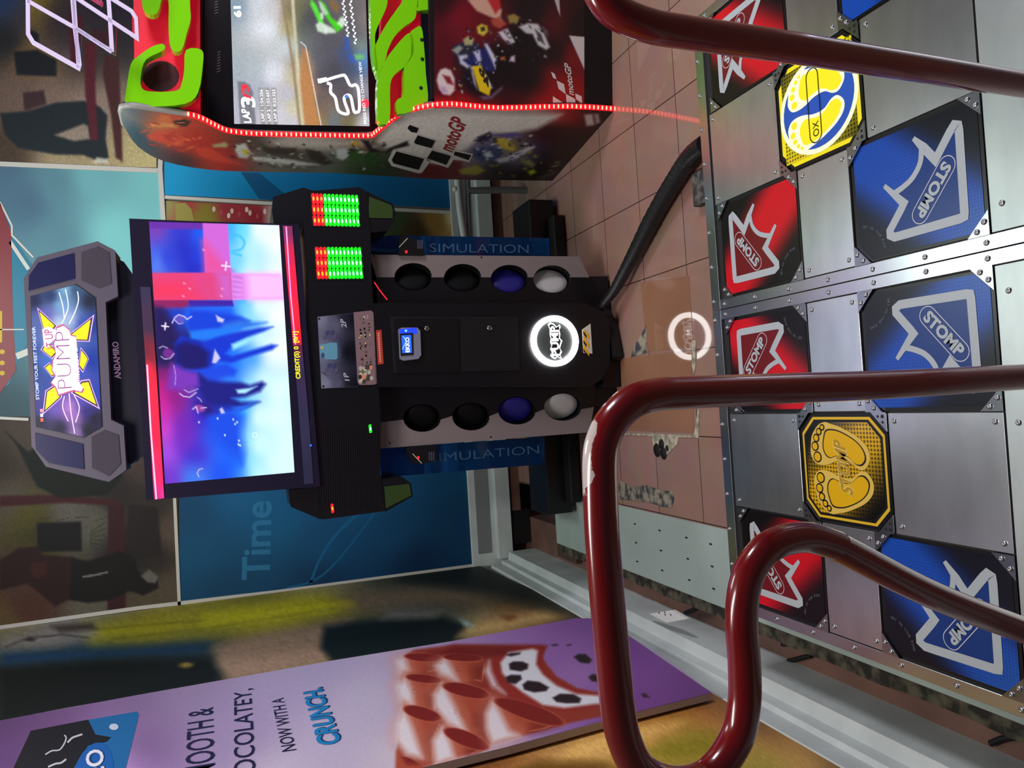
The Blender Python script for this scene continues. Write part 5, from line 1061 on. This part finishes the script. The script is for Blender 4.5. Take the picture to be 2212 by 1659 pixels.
CV.grain(.04); q = MB(); CV.put(q, pmat('side_print', rough=.4), .001)
for pts in ([(838, 345), (850, 322), (918, 340), (932, 345), (912, 372), (905, 374), (846, 358)], [(890, 300), (902, 288), (942, 303), (934, 322), (972, 334), (980, 322), (1022, 332), (1014, 350), (998, 346), (980, 344), (968, 362), (920, 346), (930, 322), (892, 310)], [(884, 272), (906, 276), (900, 288), (882, 280)]): ppoly(q, PSd, pts, paint(WH), .002)
for pts in ([(846, 344), (856, 326), (916, 342), (904, 366), (850, 352)], [(894, 306), (902, 291), (940, 303), (932, 319), (898, 310)], [(933, 324), (974, 336), (964, 355), (922, 341)], [(982, 326), (1018, 334), (1012, 345), (980, 334)], [(880, 276), (884, 269), (904, 276), (900, 286), (888, 284)]): ppoly(q, PSd, pts, paint(BKp), .0028)

ptext(q, PSd, 'motoGP', (978, 329), (1010, 262), (-32, -12), paint(RDp), .003, .02)
q.build('side_print', sd)
# pale edge moulding and the LED rope
q = MB(); q.tube([PSd.at(p, -.012) for p in FR_S[44:]+[(262, 246), (268, 272)]], .013, mat('edge_moulding', (150, 152, 150), .35), 10); q.build('edge_moulding', sd)
q = MB(); EDGE_PX = [p for p in FR_S if p[0] >= 403]; rope0 = [PSd.at(p, -.008) for p in EDGE_PX]
def rnorm(i):
    t = (rope0[min(i+1, len(rope0)-1)]-rope0[max(i-1, 0)]).normalized(); v = NS.cross(t); return v if v.dot(DS) < 0 else -v
rope = [rope0[i]+rnorm(i)*.007 for i in range(len(rope0))]; q.tube(rope, .0115, mat('rope_red', (190, 10, 20), .35, emit=2.4, ec=(255, 6, 20)), 10)
rp = q.build('light_rope', rac); rp['label'] = 'glowing red LED rope along the side edge'
q = MB(); q.lathe((0, 0, 0), (0, 0, 1), [(.0001, -.0042), (.003, -.0032), (.0044, 0), (.003, .0032), (.0001, .0042)], glow((255, 104, 84), 6.0), 8); o = q.build('led_bead', None); BEAD = o.data; bpy.data.objects.remove(o)
rs = resample([tuple(rope[i]+rnorm(i)*.0085+NS*.004) for i in range(len(rope))], 98)
for p in rs: 
    o = bpy.data.objects.new('led_bead', BEAD); COL.objects.link(o); o.location = p; o.parent = rp
    o.scale = (2.3, 1.4, .9)
# box behind, front board, base
def fr(s, t, z): return G0+DS*s+ET_*t+V3((0, 0, z))
def fbox(q, s0, s1, t0, t1, z0, z1, m):
    v = [fr(s, t, z) for z in (z0, z1) for s in (s0, s1) for t in (t0, t1)]
    q.add(v, [(0,2,3,1),(4,5,7,6),(0,1,5,4),(2,6,7,3),(0,4,6,2),(1,3,7,5)], m)
CB_ = mat('racing_black', (12, 10, 14), .4)
q = MB(); fbox(q, .11, .74, .032, .78, .02, .79, CB_); fbox(q, .50, .72, .032, .78, .93, 1.9, CB_); q.build('body', rac, .003)
q = MB(); fd = DS*.058+V3((0, 0, .75)); nf0 = ET_.cross(fd).normalized(); nf0 = nf0 if nf0.y < 0 else -nf0; f0 = Plane(G0+DS*.012+V3((0, 0, .06)), nf0)
q.prism([G0+DS*.007+ET_*.034, G0+DS*.007+ET_*.78, G0+DS*.007+ET_*.78+fd*1.10, G0+DS*.007+ET_*.034+fd*1.10], -nf0*.03, CB_); q.build('front_board', rac, .002)
CV = Canvas(f0, [(938, 234), (938, -60)], [(1262, 236), (1262, -60)], [(960,200,(60,12,20)),(960,100,(80,14,24)),(1000,40,(110,16,30)),(1000,80,(100,16,28)),(950,0,(40,10,16)),(1050,50,(90,20,26)),(1040,150,(24,20,30)),(1100,150,(16,10,14)),(1150,130,(14,10,14)),(1200,110,(24,10,14)),(1200,50,(70,14,22)),(1150,20,(20,14,18)),(1180,180,(120,10,18)),(1220,200,(140,12,18)),(1100,200,(50,10,14)),(1050,220,(90,12,16)),(1000,222,(120,16,20)),(960,222,(150,20,24)),(1240,120,(110,14,22)),(1250,60,(20,12,14)),(1245,220,(120,12,18))], 190, 200)
p_ = lambda pts, c, o=.002, soft=3.0: CV.poly(pts, c, soft)
for e_ in (((1110, 150), 90, 52, (14, 8, 12), .5), ((1040, 180), 60, 40, (22, 12, 20), .2), ((1140, 90), 60, 40, (14, 12, 16), .6), ((1020, 130), 46, 36, (20, 22, 34), .2)): CV.ell(*e_, .5)
for pts, c in (([(946, 160), (952, 150), (962, 147), (974, 152), (982, 170), (982, 196), (972, 206), (958, 204), (948, 192), (943, 174)], (200, 190, 190)), ([(956, 162), (972, 166), (980, 184), (966, 180)], (120, 30, 44)), ([(950, 186), (962, 188), (968, 200), (956, 202)], (170, 150, 180)), ([(978, 100), (1000, 90), (1030, 92), (1040, 110), (1012, 130), (990, 128), (976, 112)], (38, 40, 60)), ([(990, 120), (1008, 118), (1022, 138), (1010, 148), (994, 138)], (176, 180, 200)), ([(976, 108), (992, 98), (1000, 104), (988, 118)], (140, 146, 140)), ([(1000, 86), (1010, 78), (1024, 84), (1020, 98), (1004, 98)], (160, 156, 110)), ([(1030, 58), (1040, 52), (1052, 56), (1054, 68), (1044, 78), (1032, 72)], (196, 180, 60)), ([(1038, 60), (1046, 58), (1048, 66), (1040, 68)], (30, 26, 20)), ([(1000, 130), (1050, 100), (1070, 126), (1066, 156), (1020, 148)], (28, 34, 90)), ([(1022, 112), (1036, 108), (1040, 132), (1032, 134)], (180, 180, 210)), ([(1046, 96), (1052, 94), (1072, 126), (1070, 150), (1062, 130)], (190, 190, 214)), ([(1020, 144), (1040, 142), (1060, 190), (1056, 206), (1036, 196)], (206, 180, 24)), ([(1016, 146), (1020, 146), (1030, 192), (1024, 180)], (190, 186, 200)), ([(1044, 160), (1050, 162), (1064, 190), (1058, 190)], (200, 200, 214)), ([(1076, 70), (1086, 66), (1106, 92), (1100, 96), (1086, 84)], (190, 190, 200)), ([(1088, 64), (1096, 62), (1112, 90), (1108, 98)], (190, 190, 200)), ([(1120, 58), (1140, 50), (1162, 52), (1176, 74), (1188, 102), (1180, 108), (1162, 98), (1150, 74), (1136, 72)], (184, 184, 186)), ([(1156, 64), (1168, 74), (1176, 96), (1166, 88)], (40, 40, 44)), ([(1172, 58), (1182, 66), (1184, 80), (1176, 70)], (90, 90, 96)), ([(1096, 34), (1110, 30), (1124, 38), (1116, 52), (1100, 50)], (140, 120, 60)), ([(1010, 0), (1040, -6), (1060, -6), (1084, 22), (1080, 44), (1066, 40), (1030, 24), (1018, 10)], (190, 150, 130)), ([(1050, -6), (1078, -6), (1082, 16), (1070, 30)], (170, 40, 44)), ([(1060, 44), (1080, 36), (1094, 52), (1080, 62), (1066, 56)], (160, 70, 50)), ([(1104, 122), (1112, 120), (1112, 134), (1100, 132)], (190, 180, 190)), ([(1080, 124), (1090, 122), (1092, 130), (1082, 130)], (170, 90, 50)), ([(1036, 208), (1060, 206), (1084, 186), (1086, 192), (1062, 214), (1044, 216)], (90, 70, 90))): p_(pts, c)
flecks(CV, (980, 60, 1080, 200), 60, [(30,32,44),(60,60,90),(150,150,160),(20,20,26),(120,110,50),(80,80,110)], (2.5, 6), .9)
flecks(CV, (1070, 40, 1180, 140), 30, [(20,20,24),(60,60,66),(30,30,34),(110,110,116)], (3, 8), .9)
p_([(1020, 144), (1038, 142), (1060, 190), (1056, 206), (1036, 196)], (206, 180, 24), 0, 2)
p_([(1229, 77), (1264, 80), (1271, 168), (1262, 150)], (190, 186, 184), 0, 1.2); p_([(1196, -6), (1208, -6), (1210, 36), (1204, 20)], (170, 168, 166), 0, 1.2)
q = MB(); CV.put(q, pmat('front_print', rough=.3, coat=.3), .001)
p_ = lambda pts, c, o=.002: ppoly(q, f0, pts, paint(c), o)
ptext(q, f0, '46', (1051, 192), (1032, 150), (9, -9), paint((30, 26, 20)), .003, .03)
# white flash and flag emblem
for pts in ([(1190, 155), (1198, 160), (1202, 172), (1194, 168)], [(1202, 174), (1218, 182), (1222, 204), (1206, 192)], [(1222, 203), (1242, 214), (1243, 228), (1224, 228)], [(1194, 208), (1222, 226), (1222, 230), (1194, 230)], [(1242, 202), (1256, 208), (1258, 226), (1244, 214)]): p_(pts, (190, 186, 182))
ptext(q, f0, 'motoGP', (1240, 207), (1232, 140), (-14, -2), paint((186, 176, 172)), .003, .03, .2)
q.build('front_print', rac)
# speaker mesh fields and lime green fairings
MESH = mat('red_mesh', (206, 14, 44), .5, emit=.25, ec=(255, 10, 50), bump=((500, 500, 500), .4, .002))
LIME = mat('lime_plastic', (124, 216, 10), .16, coat=.8); LIMED = mat('lime_plastic')
f1 = PF(.34); f2 = PF(.24); f3 = PF(.17); f4 = PF(.10)
solidr = lambda name, pl, pts, d, m, bv=.01, off=0, par=rac, label=None: solid(name, pl, pts, d, m, par, bv, off, label)
solidr('upper_mesh', f1, [(286, -160), (290, 110), (287, 232), (432, 250), (430, -160)], .12, MESH)
solidr('lower_mesh', f3, [(815, 262), (832, -160), (905, -160), (912, 240)], .05, MESH)
def fairing(pts, pl, depth, bv=.012, label=None):
    return solidr('fairing', pl, [(v.x, v.y) for v in smooth_path(pts, 3, True)] if len(pts) > 6 else pts, depth, LIME, bv, 0, rac, label)
fairing([(272, 200), (270, 218), (280, 229), (330, 230), (400, 224), (428, 200), (438, 140), (436, 108), (402, 108), (398, 150), (392, 182), (380, 196), (330, 198), (306, 190), (305, 160), (316, 128), (354, 108), (352, 95), (330, 100), (300, 120), (282, 140)], f2, .06, .010, 'lime green fairing hook at the upper left')
fairing([(306, -120), (306, 0), (316, 28), (340, 28), (352, -10), (364, 2), (364, 60), (370, 106), (392, 108), (404, 70), (412, 40), (410, 0), (410, -120)], f2, .05, .010, 'dark lime fairing piece at the top edge')
q = MB(); pellipse(q, f1, (347, 165), 40, 33, mat('cone_maroon', (60, 6, 24), .6), .002); q.build('speaker_cone', rac)
for pts in ([(803, -60), (843, -60), (838, -10), (834, 18), (814, 62), (810, 90), (816, 150), (808, 142), (802, 80)],
            [(880, -60), (872, -5), (857, 20), (836, 50), (816, 86), (808, 112), (811, 148), (817, 166), (822, 154), (834, 125), (837, 110), (852, 79), (875, 56), (893, 44), (900, 24), (905, -60)],
            [(888, 72), (874, 78), (845, 112), (832, 132), (820, 158), (815, 190), (816, 250), (824, 268), (842, 258), (843, 182), (856, 158), (874, 144), (892, 118), (893, 90)],
            [(886, 74), (894, 63), (910, 58), (916, 100), (920, 160), (924, 222), (900, 236), (862, 246), (856, 218), (872, 203), (873, 146), (888, 120)],
            [(905, -60), (903, 14), (897, 24), (930, 20), (962, 18), (958, -60)]):
    fairing(pts, f4, .05, .012, 'lime green fairing blade under the screen')
q = MB()
for c in ((911, 86), (912, 128), (909, 190)): q.lathe(f4.at(c, .001), f4.n, [(.008, 0), (.006, .002), (.0001, .002)], BLK, 12)
q.build('bolt', rac)
# screen
fs = PF(.445)
bz = solidr('screen_bezel', fs, [(428, -160), (430, 250), (462, 276), (500, 290), (800, 294), (815, 270), (812, -160)], .05, mat('screen_bezel_black', (13, 11, 18), .25), .003)
RSC = pmat('race_picture', emit=1.0, rough=.15)
RP_ = [(510,10,(140,160,176)),(510,150,(170,180,190)),(510,260,(190,190,206)),(560,10,(210,214,222)),(580,60,(230,234,244)),(550,150,(180,190,196)),(560,200,(176,180,196)),(600,20,(210,208,214)),(590,160,(226,228,240)),(620,100,(206,214,220)),(600,250,(212,210,224)),(625,200,(196,194,212)),(640,262,(206,204,220)),(617,20,(140,120,90)),(630,60,(180,164,110)),(640,20,(120,120,80)),(638,180,(206,196,160)),(640,230,(210,206,170)),(652,250,(214,206,160)),(655,140,(186,160,130)),(660,190,(190,130,84)),(668,240,(180,120,66)),(685,262,(176,130,64)),(650,60,(90,100,90)),(670,40,(70,72,76)),(660,110,(110,120,124)),(690,120,(94,94,106)),(700,170,(80,78,90)),(720,90,(84,80,88)),(740,30,(120,110,100)),(760,60,(90,90,100)),(780,50,(140,130,130)),(750,110,(60,80,140)),(775,100,(130,150,140)),(780,130,(90,140,200)),(760,140,(70,80,110)),(720,150,(70,70,80)),(690,220,(110,96,90)),(700,250,(130,110,90)),(720,260,(110,120,130)),(750,262,(120,110,80)),(770,230,(90,80,80)),(785,200,(150,150,160)),(790,262,(196,200,204)),(745,200,(90,84,90))]
CV = Canvas(fs, [(494, -160), (498, 0), (506, 268)], [(786, -160), (790, 0), (798, 273)], RP_, 170, 170, 4)
def rs_(pts, c, o=.005, e=1.0): CV.poly(pts, c, 3.0)
CV.line([(600, -60), (617, 40), (634, 150), (648, 272)], 5, (150, 130, 96), 6); CV.line([(628, -60), (636, 60), (644, 160), (655, 272)], 7, (214, 208, 176), 4); CV.poly([(652, 100), (668, 112), (688, 272), (658, 272), (648, 180)], (192, 134, 82), 4); CV.poly([(655, -100), (790, -100), (790, 80), (700, 170), (668, 110), (652, 60)], (92, 90, 98), 30, .5)
CV.line([(650, 92), (660, 100), (694, 274)], 2, (236, 236, 236), 1.5); CV.poly([(519, 272), (513, 176), (528, 177), (540, 184), (546, 200), (552, 258), (552, 272)], (124, 126, 136), 2)
for k in range(3): CV.poly([(558+k*14, 190), (568+k*14, 190), (574+k*13, 272), (564+k*13, 272)], (160, 158, 158), 2)
for pts, c in (([(672, 0), (682, 10), (696, 40), (700, 56), (692, 62), (684, 40), (670, 10)], (90, 230, 60)), ([(682, 54), (690, 48), (700, 52), (716, 60), (726, 66), (724, 72), (700, 73), (686, 68)], (206, 226, 206)), ([(690, 0), (702, 10), (716, 40), (732, 50), (742, 52), (740, 60), (728, 70), (720, 60), (706, 40), (694, 20)], (70, 214, 30)), ([(716, 0), (726, 4), (733, 14), (728, 30), (716, 20), (710, 6)], (130, 104, 70)), ([(688, 4), (694, 6), (708, 30), (702, 34), (692, 20)], (196, 206, 206)), ([(734, 40), (742, 36), (746, 52), (738, 60), (728, 52)], (214, 236, 214)), ([(692, 30), (697, 28), (698, 40), (694, 42)], (250, 255, 250)), ([(745, 80), (752, 82), (754, 110), (748, 112)], (50, 90, 190)), ([(752, 116), (762, 122), (766, 136), (756, 134)], (56, 90, 200)), ([(765, 118), (785, 118), (786, 128), (768, 130)], (110, 190, 120)), ([(700, 60), (706, 62), (704, 74)], (240, 240, 240))): rs_(pts, c, .0050)
CV.grain(.03, 4); q = MB(); CV.put(q, RSC, .004)
wt = glow((240, 244, 255), 1.2)
ptext(q, fs, 'LAP', (544, 266), (537, 236), (-16, 3), wt, .0052, .03, .2); ptext(q, fs, '3', (553, 232), (549, 208), (-30, 5), wt, .0052, .03, .1)
ptext(q, fs, '/3', (544, 215), (535, 182), (-16, 3), glow((214, 30, 50), 1.1), .0056, .04, .1)
for k, st in enumerate(('LAP 1  1:54.256', 'LAP 2  1:53.657', 'LAP 3  0:23.323')): ptext(q, fs, st, (571+k*13.5, 262), (567+k*13.5, 194), (-6, .6), wt, .0054, 0)
ptext(q, fs, '61', (522, 38), (520, 14), (-16, 4), wt, .0054, .05, .2)
TR = smooth_path([(690, 178), (736, 164), (746, 166), (754, 182), (760, 186), (768, 184), (774, 196), (776, 236), (770, 243), (764, 240), (758, 212), (752, 206), (744, 210), (744, 220), (752, 244), (742, 246), (730, 238), (724, 212), (714, 200), (714, 184), (706, 180)], 4)
pstroke(q, fs, TR, 6.5, glow((206, 208, 214), 1.1), .0054); pstroke(q, fs, [(686, 176), (706, 172)], 10, glow((206, 208, 214), 1.1), .0055)
pellipse(q, fs, (748, 209), 4, 3.5, glow((40, 110, 220), 1.1), .006)
pellipse(q, fs, (788, 224), 9, 10, glow((214, 50, 70), 1), .0054)
ptext(q, fs, 'PRESS RED TO CHANGE VIEW', (792, 268), (780, 134), (-6, .3), wt, .006, .0)
for a, b in (((752, 80), (740, 0)), ((768, 96), (756, 0))): [pstroke(q, fs, [(a[0]+(b[0]-a[0])*k/14, a[1]+(b[1]-a[1])*k/14), (a[0]+(b[0]-a[0])*(k+.6)/14-3*(-1)**k, a[1]+(b[1]-a[1])*(k+.7)/14)], 3.2, wt, .006) for k in range(14)]
q.build('screen', bz)['label'] = 'bright race game picture with lap times and a track map'
q = MB(); pass
for k in range(8): pstroke(q, fs, [(468+k*.3, 156-k*6), (476, 153-k*6)], 2.2, paint((84, 72, 84)), .002)
q.build('bezel_marking', bz); q = MB()
for k in range(5): pstroke(q, fs, [(463+k*.3, 30-k*6), (471, 27-k*6)], 2.2, paint((90, 86, 96)), .002)
q.build('bezel_marking', bz)
# topper: clear acrylic flag sign
ft = PF(.10)
CLR = mat('clear_acrylic', (225, 225, 240), .05, trans=1.0, ior=1.15, spec=.3); TW = mat('topper_white', (206, 196, 226), .35, emit=.12, ec=(200, 190, 235))
top = MB(); top.prism([ft.at(p) for p in [(55, -60), (58, 72), (70, 92), (172, 152), (176, 78), (250, 120), (252, 60), (300, 88), (300, 40), (286, 20), (240, -6), (200, -60)]], -ft.n*.006, CLR); to = top.build('topper_sign', rac)
q = MB()
def bar(pts, w):
    for s4 in ribbon(pts, w): q.prism([ft.at(p, .004) for p in s4], -ft.n*.010, TW)
bar([(60, -60), (61, 74), (72, 92), (170, 147), (172, 140), (162, 60), (152, -60)], 9)
bar([(60, 2), (162, 60), (242, 112)], 8); bar([(242, 112), (238, 44), (234, -10)], 9); bar([(164, 62), (242, 110)], 6)
bar([(150, -14), (238, 44), (296, 82), (294, 40), (284, 24), (236, -6)], 8); bar([(170, 147), (164, 60), (160, 0)], 8)
for k in range(3): 
    for s4 in ribbon([(190+k*12, -6), (222, 14+k*-2)], 4): q.prism([ft.at(p, .004) for p in s4], -ft.n*.008, paint((170, 50, 90)))
q.build('flag_outline', to)
# thin metal stool frame behind, between the two cabinets
SG = mat('grey_tube', (130, 134, 136), .4); SWt = mat('white_tube', (190, 196, 196), .4)
st = thing('metal_stool_frame', (.8, 2.0, 0), 'grey and white tubular metal frame standing behind the racing cabinet', 'metal frame')
Y2 = PY(2.05)
q = MB(); q.tube([Y2.at((988, 380)), Y2.at((994, 450)), Y2.at((1004, 520))], .022, SWt, 12); q.build('top_rail', st)
q = MB(); q.tube([Y2.at((1010, 412)), Y2.at((1090, 410)), Y2.at((1158, 412))], .020, SG, 12); q.build('leg', st)
q = MB(); q.tube([Y2.at((1010, 380)), Y2.at((1014, 520))], .014, SG, 12); q.build('rung', st)
q = MB(); q.tube([Y2.at((1148, 418)), Y2.at((1156, 510))], .012, SWt, 12); q.build('rung', st)
q = MB(); q.lathe(Y2.at((984, 409)), (0, 0, 1), [(.0001, .02), (.016, .012), (.02, 0), (.014, -.014)], SWt, 14); q.build('end_cap', st)

# repeats of one kind share a group
GR = {'dance_stage': 'the two dance stages', 'cable': 'cable ends on the low floor', 'wall_print': 'printed wall panels', 'panel_edging': 'white edging strips between the wall panels',
      'filler_strip': 'filler in the tile joints', 'replacement_tile': 'ochre replacement tiles'}
for o in list(COL.objects):
    if o.parent is None and o.name.split('.')[0] in GR: o['group'] = GR[o.name.split('.')[0]]
